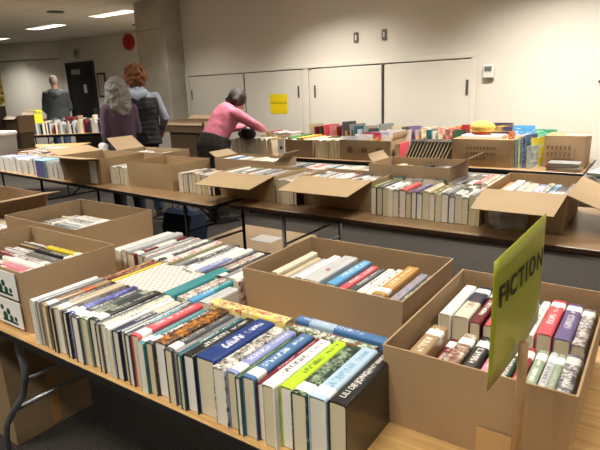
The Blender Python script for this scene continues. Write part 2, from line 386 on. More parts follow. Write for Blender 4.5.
table('folding_table', 'wood-topped folding table under the leftmost near boxes, picture edge', -4.20, .75, 1.86, .9, legm=M['steel'], style='curve', legs=(.18, 1.05))
table('folding_table', 'left table of the middle row, dark edge, black legs', -6.35, 2.80, 3.83, .76, rz=-.072, top=M['wood2'], legs=(1.18, 3.45))
table('folding_table', 'right table of the middle row, long brown edge, grey legs', -2.46, 2.63, 3.2, .9, top=M['wood2'], legs=(.42, 2.7), legm=M['steel'], edge=M['brown_edge'])
table('folding_table', 'rear table against the cupboards holding picture books', -4.46, 4.78, 3.95, .9, top=M['wood2'], legs=(.3, 3.5))
table('folding_table', 'pale grey table beyond the rear table, right picture edge', -.495, 4.87, 1.8, .72, rz=-.209, top=flat('grey_laminate', 'b9b7b0', .4), edge=flat('grey_edge', '8b8983', .5), legs=(.25, 1.5))
table('folding_table', 'far dark-edged table in front of the man in the hooded jacket', -10.42, 5.32, 2.5, .7, rz=.62, z=.78, legs=(.3, 2.2))
table('folding_table', 'table holding brown boxes at the far left', -8.75, 3.55, 1.7, .8, rz=.62, z=.74)

# ------------------------------------------------------------------ cartons
def carton(label, x0, x1, y0, y1, z0, h, rz=0, tone='ad916b', taper=.012, flaps=(), parts=None, name='cardboard_box', bulge=.006, closed=False, cat='box', group=None):
    """open carton; local origin at base centre. flaps: (side, length, angle from upright in deg, inset)"""
    cx, cy = (x0 + x1) / 2, (y0 + y1) / 2; W, D = x1 - x0, y1 - y0
    e = tag(empty(name, (cx, cy, z0), rz), label, cat, group)
    K = kraft(tone); t = .005; nz, ns = 6, 8
    def ring(k, inset):
        f = k / nz; w = W / 2 + taper * f - inset; d = D / 2 + taper * f - inset; z = h * f
        bu = bulge * sin(pi * f); out = []
        for sx, sy, ax in ((-1, -1, 0), (1, -1, 1), (1, 1, 2), (-1, 1, 3)):
            for q in range(ns):
                u = q / ns; g = bu * sin(pi * u)
                if ax == 0: p = (-w + 2 * w * u, -d - g)
                elif ax == 1: p = (w + g, -d + 2 * d * u)
                elif ax == 2: p = (w - 2 * w * u, d + g)
                else: p = (-w - g, d - 2 * d * u)
                out.append((p[0], p[1], z))
        return out
    b = MB(); outer = [ring(k, 0) for k in range(nz + 1)]
    if closed:
        b.rings(outer); b.box(-W / 2 - taper, W / 2 + taper, -D / 2 - taper, -.002, h, h + .004); b.box(-W / 2 - taper, W / 2 + taper, .002, D / 2 + taper, h, h + .004)
    else:
        inner = [[(x, y, max(z, t)) for x, y, z in ring(k, t)] for k in range(nz, -1, -1)]
        b.rings(outer + inner)
    b.build('body', K, e)
    w = W / 2 + taper; d = D / 2 + taper
    for side, L, ang, inset in flaps:
        a = radians(ang); wid = (W if side in 'fb' else D) + 2 * taper - 2 * inset
        fe = MB(); n = 5; tt = .004
        top = []; bot = []
        for i in range(n + 1):
            s = L * i / n; curl = .008 * sin(pi * i / n)
            y = -s * sin(a) - curl * cos(a); z = s * cos(a) - curl * sin(a) * 0
            sk = .012 * i / n
            top.append(((-wid / 2 + sk, y, z), (wid / 2 - sk, y, z)))
        rr = [[(p[0][0], p[0][1] - tt / 2 * cos(a), p[0][2] - tt / 2 * sin(a)), (p[1][0], p[1][1] - tt / 2 * cos(a), p[1][2] - tt / 2 * sin(a)),
               (p[1][0], p[1][1] + tt / 2 * cos(a), p[1][2] + tt / 2 * sin(a)), (p[0][0], p[0][1] + tt / 2 * cos(a), p[0][2] + tt / 2 * sin(a))] for p in top]
        fe.rings(rr); fo = fe.build('flap', K, e)
        rzf = {'f': 0, 'r': pi / 2, 'b': pi, 'l': -pi / 2}[side]
        dist = d if side in 'fb' else w
        fo.rotation_euler[2] = rzf; v = Matrix.Rotation(rzf, 3, 'Z') @ Vector((0, -dist + .002, h + .001)); fo.location = v
    if parts: parts(e, W, D, h)
    return e

# ------------------------------------------------------------------ books
CN = {'white': 'efece4', 'cream': 'e3d9bf', 'light grey': 'c9c8c4', 'grey': '8f8f8d', 'dark grey': '4a4b4d', 'black': '1b1b1d', 'red': 'a3303a', 'coral red': 'e0555c',
      'dark red': '6d1820', 'pink': 'd98a94', 'teal': '3a8f92', 'dark teal': '1e5a60', 'blue': '4a739f', 'navy blue': '1d2740', 'deep blue': '1c3a78', 'pale blue': 'b5cddb',
      'light blue': '5aa6d0', 'yellow': 'e8cf3a', 'orange': 'd6852c', 'gold': 'c4924a', 'lime green': 'b9d92c', 'green': '3c7a45', 'dark green': '21402e', 'olive': '7a7846',
      'brown': '5a3a26', 'tan': 'a98a63', 'purple': '6c5c88', 'dark purple': '3a2340', 'lavender': '8f96c4', 'beige': 'cdbb98', 'orange red': 'c4512a', 'sage': '9aa88a'}
TX = {'white': '3a3a3a', 'cream': '7c2a22', 'light grey': '2b3d66', 'grey': 'f0f0ee', 'yellow': '30302a', 'lime green': '31401a', 'pale blue': '3f6f8f', 'beige': '553a22', 'pink': 'f4eeea', 'tan': 'f0ead8', 'gold': 'f3ead0', 'sage': 'f2f0e6'}
BOOKN = 0
STUFF = MB(); STM = {}
def book(label, x, y, z, t, L=.235, D=.155, col='white', pat='title', txt=None, acc=None, sticker=True, rz=0, lean=0, hard=True, group=None, simple=False, page='e4d6b4', end=False, stk_y=.02, pitch=0, stuff=False):
    """spine-up book; x = left side, y = near end of the spine, z = surface"""
    global BOOKN
    if stuff:
        mt = Matrix.Translation((x + t / 2, y, z)) @ Matrix.Rotation(lean, 4, 'Y'); w = t / 2; c = .0014
        def q(x0, x1, y0, y1, z0, z1, key):
            if key not in STM: STM[key] = len(STM)
            vs_ = [mt @ Vector(v) for v in ((x0, y0, z0), (x1, y0, z0), (x1, y1, z0), (x0, y1, z0), (x0, y0, z1), (x1, y0, z1), (x1, y1, z1), (x0, y1, z1))]
            STUFF.add(vs_, [(3, 2, 1, 0), (4, 5, 6, 7), (0, 1, 5, 4), (1, 2, 6, 5), (2, 3, 7, 6), (3, 0, 4, 7)], STM[key])
        q(-w, -w + c, 0, L, 0, D - c, col); q(w - c, w, 0, L, 0, D - c, col); q(-w, w, 0, L, D - c, D, col); q(-w + c, w - c, .003, L - .003, .003, D - c, 'pages')
        return None
    BOOKN += 1
    col_hex = CN[col]; tx = txt or TX.get(col, 'efeae0')
    e = empty('book', (x + t / 2, y, z), rz, 0, lean)
    if pitch: e.rotation_euler = (pitch, lean, rz)
    tag(e, label, 'book', group)
    cm = cover_mat(col_hex, tx, pat, BOOKN, acc); ct = .0024 if hard else .0009
    ct = min(ct, t * .2); w = t / 2; r = min(w * .8, .007)
    n = 6
    def prof(off, zb):
        w2 = w - off; r2 = max(r - off * .6, .0008); top = D - off; pts = [(-w2, zb)]
        pts += [(-w2 + r2 - r2 * cos(pi / 2 * k / n), top - r2 + r2 * sin(pi / 2 * k / n) - (0 if hard else 0)) for k in range(n + 1)]
        pts += [(w2 - r2 + r2 * sin(pi / 2 * k / n), top - r2 + r2 * cos(pi / 2 * k / n)) for k in range(n + 1)]
        pts.append((w2, zb)); return pts
    po = prof(0, 0); pi_ = prof(ct, 0)[::-1]; loop = po + pi_
    b = MB(); m = len(loop); N = len(po)
    v0 = [(a, 0, c) for a, c in loop]; v1 = [(a, L, c) for a, c in loop]
    fs = [(j, (j + 1) % m, m + (j + 1) % m, m + j) for j in range(m)]
    for base, rev in ((0, False), (m, True)):
        for j in range(N - 1):
            q = (base + j, base + j + 1, base + m - 2 - j, base + m - 1 - j); fs.append(q[::-1] if rev else q)
    b.add(v0 + v1, fs); b.build('cover', cm, e)
    ins = .003 if hard else .0002; pz = .003 if hard else .0
    pp = prof(ct + .0001, pz); b = MB(); b.rings([[(a, yy, c) for a, c in pp] for yy in (ins, L - ins)]); b.build('pages', pages_mat(page), e)
    if sticker and not simple:
        so = prof(-.0004, D - .012)[1:-1]; so = [(-w - .0004, D - .012)] + so + [(w + .0004, D - .012)]; si = [(a * .97, c - .0007) for a, c in so][::-1]
        lp = so + si; m = len(lp); b = MB()
        b.add([(a, stk_y, c) for a, c in lp] + [(a, stk_y + .034, c) for a, c in lp], [(j, (j + 1) % m, m + (j + 1) % m, m + j) for j in range(m)])
        b.build('spine_label', M['sticker'], e)
    return e

def row(where, x0, x1, y, z, cols, seed, t=(.014, .034), L=(.2, .235), D=(.145, .162), lean=0, axis='y', jit=.008, group=None, pats=('title', 'title', 'block', 'photo', 'plain', 'stripe'), sticker=.5, hard=.7, rz0=0, page=('e4d6b4', 'ece4d0', 'd8c8a0'), dirword='left', simple=False, mint=.01):
    """fills x0..x1 (or along y for axis 'x') with individual books"""
    R = random.Random(seed); p = x0; i = 0; out = []
    while p < x1 - mint:
        tt = min(R.uniform(*t), x1 - p); l = R.uniform(*L); d = R.uniform(*D); c = cols[i % len(cols)]
        lab = '%s book, %s from %s in %s' % (c, ORD[min(i, 38)], dirword, where)
        j = R.uniform(-jit, jit)
        kw = dict(t=tt - .0012, L=l, D=d, col=c, pat=R.choice(pats), sticker=R.random() < sticker, hard=R.random() < hard, group=group or 'books in ' + where, page=R.choice(page), simple=simple, stk_y=R.uniform(.008, .03), stuff=simple)
        if axis == 'y':
            book(lab, p, y + j, z, lean=lean, rz=rz0, **kw)
        else:      # spines run along X; books stacked along Y, near end = +X end
            o = book(lab, 0, 0, z, lean=lean, **kw); o.location = (y + j, p + tt / 2, z); o.rotation_euler = (0, lean, pi / 2)
        p += tt; i += 1
    return i

# --- front row on the nearest table
FR = [  # left x, colour, pattern, text, accent, sticker, hard, D, words
 (-1.600, 'white', 'plain', None, None, 0, 1, .158, 'tall white'), (-1.577, 'grey', 'plain', None, None, 0, 1, .156, 'slim grey left-end'),
 (-1.556, 'brown', 'title', 'd4c9b0', None, 0, 1, .150, 'thin brown'), (-1.540, 'tan', 'block', '3a2a20', 'c4622a', 1, 1, .155, 'tan and orange'),
 (-1.512, 'black', 'title', 'd06a30', None, 0, 1, .152, 'slim black with orange lettering'), (-1.494, 'black', 'title', 'efeae0', None, 0, 1, .155, 'slim black with white lettering'),
 (-1.474, 'beige', 'plain', None, None, 1, 1, .157, 'wide beige'), (-1.438, 'dark purple', 'plain', None, None, 0, 1, .152, 'thin dark purple'),
 (-1.424, 'black', 'title', 'a9a59a', None, 1, 1, .155, 'black with white sticker'), (-1.402, 'navy blue', 'photo', '8a90d8', '3b3f9a', 1, 1, .157, 'black with blue picture'),
 (-1.375, 'dark grey', 'title', None, None, 1, 1, .155, 'dark grey white-paged'), (-1.338, 'sage', 'block', '30403a', '2a3a38', 1, 1, .156, 'grey-green'),
 (-1.302, 'black', 'title', 'd8d4c8', None, 1, 1, .160, 'thick black with pale lettering'), (-1.262, 'dark grey', 'title', None, None, 0, 1, .157, 'narrow charcoal'),
 (-1.240, 'cream', 'title', '40506a', None, 0, 1, .158, 'cream with blue lettering'), (-1.213, 'white', 'title', '30508a', None, 0, 1, .157, 'white with blue title'),
 (-1.188, 'navy blue', 'block', 'e8e2d0', 'd8cfb8', 0, 1, .153, 'navy and cream'), (-1.158, 'light grey', 'stripe', '22304a', '22304a', 0, 1, .155, 'grey striped'),
 (-1.130, 'dark grey', 'block', 'efeae0', '2c8f94', 0, 1, .158, 'slim charcoal and teal'),
 (-1.108, 'coral red', 'title', 'f6e6e0', None, 1, 1, .160, 'bright coral red'), (-1.074, 'teal', 'plain', None, None, 1, 0, .150, 'pale teal paperback'),
 (-1.048, 'dark grey', 'title', 'efeae0', None, 1, 1, .155, 'charcoal with white title'), (-1.018, 'brown', 'photo', 'd98a2c', '3a2416', 0, 1, .163, 'dark brown with orange picture'),
 (-.972, 'dark grey', 'title', 'b8bcae', None, 1, 1, .158, 'dark slate stickered'), (-.942, 'grey', 'title', '20242a', None, 0, 1, .156, 'slim grey'),
 (-.924, 'dark teal', 'title', None, None, 0, 1, .157, 'thin dark teal'), (-.906, 'black', 'title', 'f4f2ea', None, 0, 1, .160, 'black with large white title'),
 (-.868, 'deep blue', 'title', 'f0f2f6', None, 0, 1, .163, 'thick deep blue'), (-.806, 'white', 'photo', '2c2c2c', 'c8beb0', 0, 1, .158, 'white with dark picture'),
 (-.766, 'lavender', 'title', 'f3f0f0', None, 1, 1, .156, 'lavender blue'), (-.733, 'dark green', 'stripe', '88a060', '51704a', 0, 1, .155, 'thin dark green'),
 (-.716, 'blue', 'title', 'dfe8f0', None, 1, 1, .160, 'mid blue stickered'), (-.679, 'dark red', 'title', 'd8a0a0', None, 0, 1, .152, 'slim dark red'),
 (-.658, 'white', 'title', '30303a', None, 0, 1, .160, 'white with black and blue lettering'), (-.622, 'lime green', 'title', '5a7a1a', None, 0, 1, .158, 'bright lime green'),
 (-.586, 'dark green', 'photo', '9ab08a', '23322c', 1, 1, .160, 'dark green photographic'), (-.545, 'pale blue', 'title', '6a98b4', None, 1, 1, .162, 'pale blue and white'),
 (-.500, 'black', 'plain', None, None, 0, 1, .162, 'black LILI DE JONG novel')]
for i, (x, c, p, tx, ac, st, hd, D, wd) in enumerate(FR):
    x1 = FR[i + 1][0] if i + 1 < len(FR) else -.456
    lab = '%s book, %s from left in nearest front row' % (wd, ORD[i]) if i < len(FR) - 1 else 'black novel titled LILI DE JONG at the right end of the nearest row'
    y = .762 + (i * 7 % 5) * .003 + (.012 if i > 33 else 0)
    o = book(lab, x, y, T, x1 - x - .0015, .238 if i != 30 else .215, D, c, p, tx, ac, bool(st), hard=bool(hd), group='books in the nearest front row', page=('e9e0c8', 'e2d4b0', 'efe9db', 'dccda6')[(i * 3) % 4], stk_y=.012)
    if i == len(FR) - 1:
        tm = flat('white_print', 'eeeae2', .5)
        text('spine_title', 'LILI DE JONG', .0195, tm, o, (.0, .078, D + .0003), (0, 0, pi / 2), .0002)
        text('spine_author', 'JANET BENTON', .0135, tm, o, (.0, .183, D + .0003), (0, 0, pi / 2), .0002)
# --- things behind the front row
b0 = 'behind the nearest front row'
book('orange red hardback lying along behind the thin left books', -1.585, 1.012, T, .03, .22, .15, 'orange red', 'photo', 'e0b080', '3a2020', False, group='books ' + b0)
book('dark red slim book beside the white text-covered volume', -1.553, 1.02, T, .022, .22, .150, 'dark red', 'title', 'e0c0a0', None, False, group='books ' + b0)
book('yellow-edged slim book beside the white text-covered volume', -1.528, 1.01, T, .014, .22, .152, 'yellow', 'plain', None, None, False, group='books ' + b0)
o = book('wide white volume covered with faint pink lines of print', -1.510, 1.01, T, .235, .235, .150, 'cream', 'title', 'b89a90', None, False, group='books ' + b0, hard=False)
mm_ = NT('lined_print_cover', .5); v = mm_.coords('Generated', (16, 30, 1)); wv = mm_.n('ShaderNodeTexBrick'); mm_.l(v, wv.inputs['Vector']); wv.inputs['Scale'].default_value = 1; wv.inputs['Mortar Size'].default_value = .22
wv.inputs['Brick Width'].default_value = 1.6; wv.inputs['Row Height'].default_value = 2.2; wv.inputs['Color1'].default_value = lin('cbb3a6'); wv.inputs['Color2'].default_value = lin('c3b9b4'); wv.inputs['Mortar'].default_value = lin('f0ebdc')
mm_.color(wv.outputs['Color'])
for ch in o.children:
    if ch.name.startswith('cover'): ch.data.materials[0] = mm_.m
book('thick teal hardback behind the coral red book', -1.268, 1.015, T, .05, .27, .157, 'teal', 'title', '247a80', None, False, group='books ' + b0)
book('white patterned spine right of the thick teal hardback', -1.214, 1.03, T, .04, .235, .15, 'white', 'photo', '8a4a44', 'd8d0c4', False, group='books ' + b0)
book('pale teal slim spine right of the patterned white one', -1.170, 1.03, T, .026, .235, .148, 'light blue', 'block', 'e8f4f4', '2c8f94', False, group='books ' + b0)
book('light grey wide book left of the big centre box', -1.140, 1.05, T, .045, .14, .142, 'light grey', 'plain', None, None, False, group='books ' + b0)
def along(label, x_right, yc, z, t, L, D, **k):
    o = book(label, 0, 0, z, t, L, D, **k); o.location = (x_right, yc, z); o.rotation_euler = (0, 0, pi / 2); return o
along('yellow book lying crossways behind the black titled book', -.79, 1.055, T, .04, .285, .158, col='yellow', pat='photo', txt='b04a30', acc='efe0a0', sticker=False, group='books set crossways')
along('red and green picture book set crossways before the centre box', -.515, 1.032, T, .034, .265, .158, col='red', pat='photo', txt='e8e4d8', acc='3c6a35', sticker=False, group='books set crossways')
along('blue edged book set crossways against the centre box', -.50, 1.078, T, .034, .275, .162, col='blue', pat='block', txt='cdd8e8', acc='a9bcd0', sticker=False, group='books set crossways')
# --- back row behind
bc = ['white', 'light grey', 'grey', 'dark red', 'grey', 'coral red', 'grey', 'white', 'dark grey', 'coral red', 'olive', 'grey', 'dark grey', 'light grey', 'white', 'lavender', 'dark grey', 'cream', 'black', 'grey', 'white', 'red']
x = -1.83; R = random.Random(4)
for i, c in enumerate(bc):
    t_ = (.052, .046)[i] if i < 2 else R.uniform(.026, .038)
    if i > 1: t_ = (1.115 - 1.83 + 1.83 - .098 - .3) / 20
    t_ = (.052, .046)[i] if i < 2 else .0316 * (1 + .25 * sin(i * 2.3))
    book('%s book, %s from left in back row of nearest table' % (c, ORD[i]), x, 1.235 + .01 * sin(i * 1.7) - (0.02 if i > 12 else 0), T, t_ - .0015, .29 if i > 1 else .30, .157 + .003 * sin(i), c, ('title', 'photo', 'plain', 'block')[i % 4] if i > 1 else 'plain', acc='d9d4c8' if i % 4 == 1 else 'e8e4da', sticker=i % 5 == 3, group='books in the back row of the nearest table', hard=i % 3 > 0, page='e6dcc0')
    x += t_

# --- boxes on the nearest table
def seam(e, W, D, h): pass
def tape_mark(e, W, D, h):
    b = MB(); b.box(.02, .10, -D / 2 - .014, -D / 2 - .0125, .012, .075); b.build('tape_patch', flat('clear_tape', 'b9935f', .25, .4), e)
def liner(m): pass
carton('open cardboard box in the centre, behind the crossways books', -1.088, -.537, 1.228, 1.62, T, .207, tone='b1936e', taper=.01)
carton('open box of library books beside the yellow-green FICTION sign', -.46, -.085, .99, 1.54, T, .205, tone='ae9068', taper=.012, parts=tape_mark)
def plant_labels(e, W, D, h):
    gr = flat('leaf_print', '1f4a34', .7)
    for z in (.012, .118):
        b = MB(); b.box(W / 2 - .2, W / 2 - .03, -D / 2 - .0125, -D / 2 - .010, z, z + .096); o = b.build('printed_label', M['white'], e)
        b = MB()
        for cx, cz, r in ((.06, .03, .016), (.085, .05, .012), (.045, .06, .01), (.1, .028, .012), (.13, .03, .009)):
            b.cyl((W / 2 - .2 + cx, -D / 2 - .0135, z + cz), r, .0008, 12, 'y')
        b.box(W / 2 - .2 + .04, W / 2 - .2 + .14, -D / 2 - .0135, -D / 2 - .0127, z + .01, z + .018); b.build('plant_print', gr, o)
carton('open box with two white plant labels, left of the front row', -2.27, -1.685, .795, 1.145, T, .222, tone='b1946f', taper=.006, parts=plant_labels, bulge=.002)
carton('open box of books behind the box with plant labels', -2.59, -2.015, 1.20, 1.60, T, .225, tone='ad916d', taper=.006)
carton('open box with a raised side flap at the left picture edge', -3.55, -2.97, 1.22, 1.62, T, .225, tone='ab8e68', taper=.004, flaps=[('r', .17, 82, .0)])
# contents R box
zi = T + .0065
Rb = [(-.448, .034, 'white', 'plain', None, .165), (-.410, .042, 'cream', 'block', '22304a', .165), (-.364, .030, 'dark red', 'title', None, .162), (-.330, .036, 'coral red', 'stripe', '2a1416', .160), (-.290, .03, 'pink', 'title', None, .158),
      (-.257, .026, 'dark teal', 'title', None, .155), (-.228, .022, 'white', 'title', None, .16), (-.203, .036, 'coral red', 'title', None, .166), (-.163, .038, 'purple', 'title', None, .166), (-.124, .031, 'dark grey', 'photo', '9a8a8c', .160)]
for i, (x, t_, c, p, ac, D) in enumerate(Rb):
    book('%s book, %s from left deep in the FICTION box' % (c, ORD[i]), x, 1.275 + .006 * sin(i * 2), zi, t_, .235, D, c, p, None, ac, True, group='books deep in the FICTION box', hard=True, stk_y=.185)
Rf = [(-.447, .042, 'tan', 'title', 'efe6d2', .15), (-.398, .03, 'dark red', 'title', None, .12), (-.362, .036, 'cream', 'photo', None, .148), (-.318, .034, 'black', 'title', None, .150), (-.279, .03, 'pink', 'block', '2a5a3a', .146), (-.244, .03, 'dark green', 'title', None, .144),
      (-.211, .022, 'red', 'title', None, .148), (-.186, .024, 'sage', 'title', None, .146), (-.159, .018, 'light grey', 'title', None, .150), (-.142, .018, 'sage', 'plain', None, .150), (-.1235, .031, 'dark grey', 'photo', '77757c', .154)]
for i, (x, t_, c, p, ac, D) in enumerate(Rf):
    book('%s book, %s from left near side of FICTION box' % (c, ORD[i]), x, 1.03 + .004 * sin(i * 2), zi, t_, .20, D, c, p, ac if c == 'tan' else None, ac, True, group='books near side of FICTION box', hard=i % 2 == 0, stk_y=.14 if i in (0, 2, 3, 4) else .15)
# contents C box
Cb = [(-1.055, .03, 'cream'), (-1.018, .022, 'beige'), (-.99, .026, 'light grey'), (-.957, .032, 'white'), (-.92, .058, 'light grey'), (-.835, .034, 'light blue'), (-.797, .028, 'coral red'), (-.764, .026, 'dark grey'), (-.733, .026, 'white'), (-.703, .028, 'white'), (-.669, .042, 'gold'), (-.620, .030, 'lavender'), (-.586, .036, 'white')]
for i, (x, t_, c) in enumerate(Cb):
    big = c in ('gold',) or i == 4
    o = book('%s book, %s from left in the centre box' % (c, ORD[i]), x, 1.315 + .005 * sin(i * 3), zi, t_, .27 if big else .25 - (.02 if i in (1, 2, 7) else 0), .166 if c == 'gold' else (.164 if i in (0, 3, 4, 5) else .152), c, 'photo' if i in (11, 12) else ('plain' if i < 5 else 'title'), 'b0a0b4' if i == 11 else None, None, i in (10, 9), group='books in the centre box', hard=i % 3 != 1)
    if i == 4:
        b = MB(); b.cyl((0, .11, .1646), .008, .0006, 14); b.build('red_logo', flat('red_print', 'c03a30', .5), o)
row('front layer of the centre box', -1.055, -.56, 1.245, zi, ['tan', 'grey', 'dark red', 'beige', 'navy blue', 'white'], 12, t=(.022, .04), L=(.055, .06), D=(.11, .13), jit=.002)
# L1 box: spines run along X
def rowx(where, specs, y0, xr, z, group):
    y = y0
    for i, (t_, c, p, tx, ac, D, L, dx) in enumerate(specs):
        book_l = '%s book, %s from the near side in %s' % (c, ORD[i], where)
        along(book_l, xr + dx, y + t_ / 2, z, t_ - .0012, L, D, col=c, pat=p, txt=tx, acc=ac, sticker=True, group=group, hard=i % 2 == 0); y += t_
rowx('the plant label box', [(.03, 'white', 'title', 'c04a50', None, .15, .23, -.03), (.032, 'white', 'block', 'd04a55', 'd06a74', .156, .23, -.01), (.03, 'pink', 'title', 'c03040', None, .157, .24, -.04), (.035, 'white', 'plain', None, None, .165, .24, -.03),
      (.030, 'light grey', 'photo', '6a3a3a', 'e0d8d0', .167, .25, -.05), (.042, 'dark grey', 'stripe', 'b0aca0', '6b6860', .168, .27, .005), (.038, 'black', 'title', 'c8c0b0', None, .172, .26, -.01), (.028, 'yellow', 'title', 'a89820', None, .178, .25, .0)], .83, -1.775, zi, 'books in the plant label box')
row('left end of plant label box', .805, 1.125, -2.03, zi, ['white', 'dark red', 'light grey', 'navy blue', 'white', 'beige'], 5, axis='x', L=(.2, .22), dirword='the near side')
rowx('second near box', [(.03, 'light grey', 'title', None, None, .15, .22, 0), (.034, 'sage', 'title', None, None, .155, .23, .01), (.028, 'white', 'title', 'b04050', None, .152, .23, 0), (.035, 'dark teal', 'title', None, None, .158, .24, .005), (.03, 'light grey', 'title', None, None, .16, .24, 0),
      (.03, 'white', 'title', '403030', None, .162, .24, .012), (.032, 'light grey', 'photo', '5a4a4a', 'd0c8c0', .165, .24, 0), (.03, 'white', 'title', None, None, .167, .235, .01), (.028, 'cream', 'title', '8a3030', None, .168, .23, 0)], 1.235, -2.19, zi, 'books in the box behind the plant label box')
row('far end of second near box', 1.24, 1.56, -2.44, zi, ['dark red', 'white', 'grey', 'pink', 'cream'], 6, axis='x', L=(.12, .13), D=(.14, .16), dirword='the near side')
row('gap between leftmost near boxes', 1.02, 1.60, -2.62, T, ['white', 'light grey', 'dark red', 'white', 'cream', 'pink', 'white', 'beige', 'grey'], 8, axis='x', L=(.27, .29), t=(.028, .04), dirword='the near side')
row('leftmost near box', 1.24, 1.60, -3.05, zi, ['white', 'grey', 'pink', 'light grey', 'navy blue', 'cream'], 9, axis='x', L=(.25, .27), t=(.03, .045), dirword='the near side')

# --- FICTION sign
e = tag(empty('sign_on_stake'), 'yellow-green FICTION sign on a wooden stake at the right front', 'sign')
ym = flat('yellow_green_card', 'abae30', .4, .2, var=.05, nscale=3)
P0 = Vector((-.183, .755, 1.259)); P1 = Vector((-.159, .704, 1.051)); P2 = Vector((-.167, 1.043, 1.275)); P3 = Vector((-.146, .99, 1.068))
P1 = Vector((-.1815, .755, 1.044)); P3 = Vector((-.163, 1.040, 1.056)); P0 = Vector((-.183, .755, 1.259)); P2 = Vector((-.165, 1.043, 1.272))
b = MB(); nrm = (P2 - P0).cross(P1 - P0).normalized()
if nrm.x < 0: nrm = -nrm
g = []
NU, NV = 12, 8
for sgn in (0, 1):
    for j in range(NV + 1):
        for i in range(NU + 1):
            u, v_ = i / NU, j / NV; p = P1 * (1 - u) * (1 - v_) + P3 * u * (1 - v_) + P0 * (1 - u) * v_ + P2 * u * v_
            g.append(p + nrm * (.004 * sin(pi * u) * (1 - v_) - sgn * .0012))
n0 = (NU + 1) * (NV + 1); fs = []
for j in range(NV):
    for i in range(NU):
        a = j * (NU + 1) + i; fs += [(a, a + 1, a + NU + 2, a + NU + 1), (n0 + a, n0 + a + NU + 1, n0 + a + NU + 2, n0 + a + 1)]
edge = [i for i in range(NU + 1)] + [j * (NU + 1) + NU for j in range(1, NV + 1)] + [NV * (NU + 1) + i for i in range(NU - 1, -1, -1)] + [j * (NU + 1) for j in range(NV - 1, 0, -1)]
for a, c in zip(edge, edge[1:] + edge[:1]): fs.append((a, n0 + a, n0 + c, c))
b.add(g, fs); b.build('card', ym, e, True)
ux = (P2 - P0).normalized(); uz = (P0 - P1).normalized(); un = ux.cross(uz).normalized()
tx_ = text('lettering', 'FICTION', .05, flat('black_print', '15160f', .5), e, (0, 0, 0), (0, 0, 0), .0003, sx=1, offset=.0012)
mt = Matrix((ux, uz, un)).transposed().to_4x4(); ctr = P0 * .52 + P2 * .48 - uz * .071 + nrm * .0052
mt.translation = ctr; tx_.matrix_local = mt @ Matrix.Scale(.222 / tx_.dimensions.x, 4, (1, 0, 0)) @ Matrix.Scale(.036 / tx_.dimensions.y, 4, (0, 1, 0))
SX, SY = -.157, .885
b = MB(); b.tube([(SX, SY, T + .012), (SX, SY, .95), (SX - .001, SY, 1.075)], .0085, 12)
b.build('stake', flat('pine_stake', 'b48a5c', .6, var=.2, nscale=30), e, True)
b = MB(); b.box(SX - .04, SX + .04, SY - .045, SY + .045, T, T + .018, bev=.003); b.build('stand_foot', flat('pine_stake', 'b48a5c', .6, var=.2, nscale=30), e)

# --- box under the nearest table and floor items
def seam_tape(e, W, D, h):
    b = MB(); b.box(W / 2 + .002, W / 2 + .0035, -.02, .03, 0.01, h - .01); b.build('packing_tape', flat('brown_tape', '9a7547', .3, .3), e)
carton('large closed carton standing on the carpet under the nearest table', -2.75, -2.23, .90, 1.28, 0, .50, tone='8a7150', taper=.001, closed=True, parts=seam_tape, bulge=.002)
def papers(e, W, D, h):
    b = MB(); b.box(-.05, .2, -.1, .1, h + .005, h + .0065); b.build('paper_sheet', flat('grey_sheet', 'a9a49a', .6), e)
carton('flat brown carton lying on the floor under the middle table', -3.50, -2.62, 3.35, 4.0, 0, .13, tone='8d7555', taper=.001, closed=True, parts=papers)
e = tag(empty('storage_tub', (-6.75, 3.15, 0)), 'blue plastic storage tub under the middle table, left picture edge', 'tub')
b = MB(); b.box(-.42, .42, -.3, .3, 0, .26, bev=.02); b.build('tub_body', flat('pale_tub', 'a9b2bd', .4), e)
b = MB(); b.box(-.44, .44, -.32, .32, .26, .30, bev=.01); b.build('lid', flat('blue_lid', '2d4b86', .4), e)
e = tag(empty('shopping_bag', (-4.0, 3.6, 0)), 'dark blue bag with pale handles on the floor under middle table', 'bag')
b = MB(); b.rings([[(x * s, y * s2, z) for x, y in ((-.2, -.12), (.2, -.12), (.2, .12), (-.2, .12))] for z, s, s2 in ((0, .9, 1), (.15, 1, 1.1), (.3, 1, .7), (.34, .95, .3))]); b.build('bag_body', flat('dark_blue_cloth', '1d2a44', .7), e)
for s in (-1, 1):
    b = MB(); b.tube([(-.12, s * .03, .33), (-.1, s * .05, .43), (0, s * .06, .47), (.1, s * .05, .43), (.12, s * .03, .33)], .008, 8); b.build('handle', flat('pale_strap', '9fb0c4', .6), e, True)

# ------------------------------------------------------------------ middle tables
KB = 'a98457'
def lab_white(e, W, D, h):
    b = MB(); b.box(W / 2 - .14, W / 2 - .04, -D / 2 - .022, -D / 2 - .0205, .01, h - .02); o = b.build('printed_label', M['white'], e)
    b = MB(); b.cyl((W / 2 - .105, -D / 2 - .0195, .1), .018, .001, 12, 'y'); b.box(W / 2 - .13, W / 2 - .09, -D / 2 - .0195, -D / 2 - .0185, .05, .07); b.build('printed_mark', flat('navy_print', '28323f', .7), o)
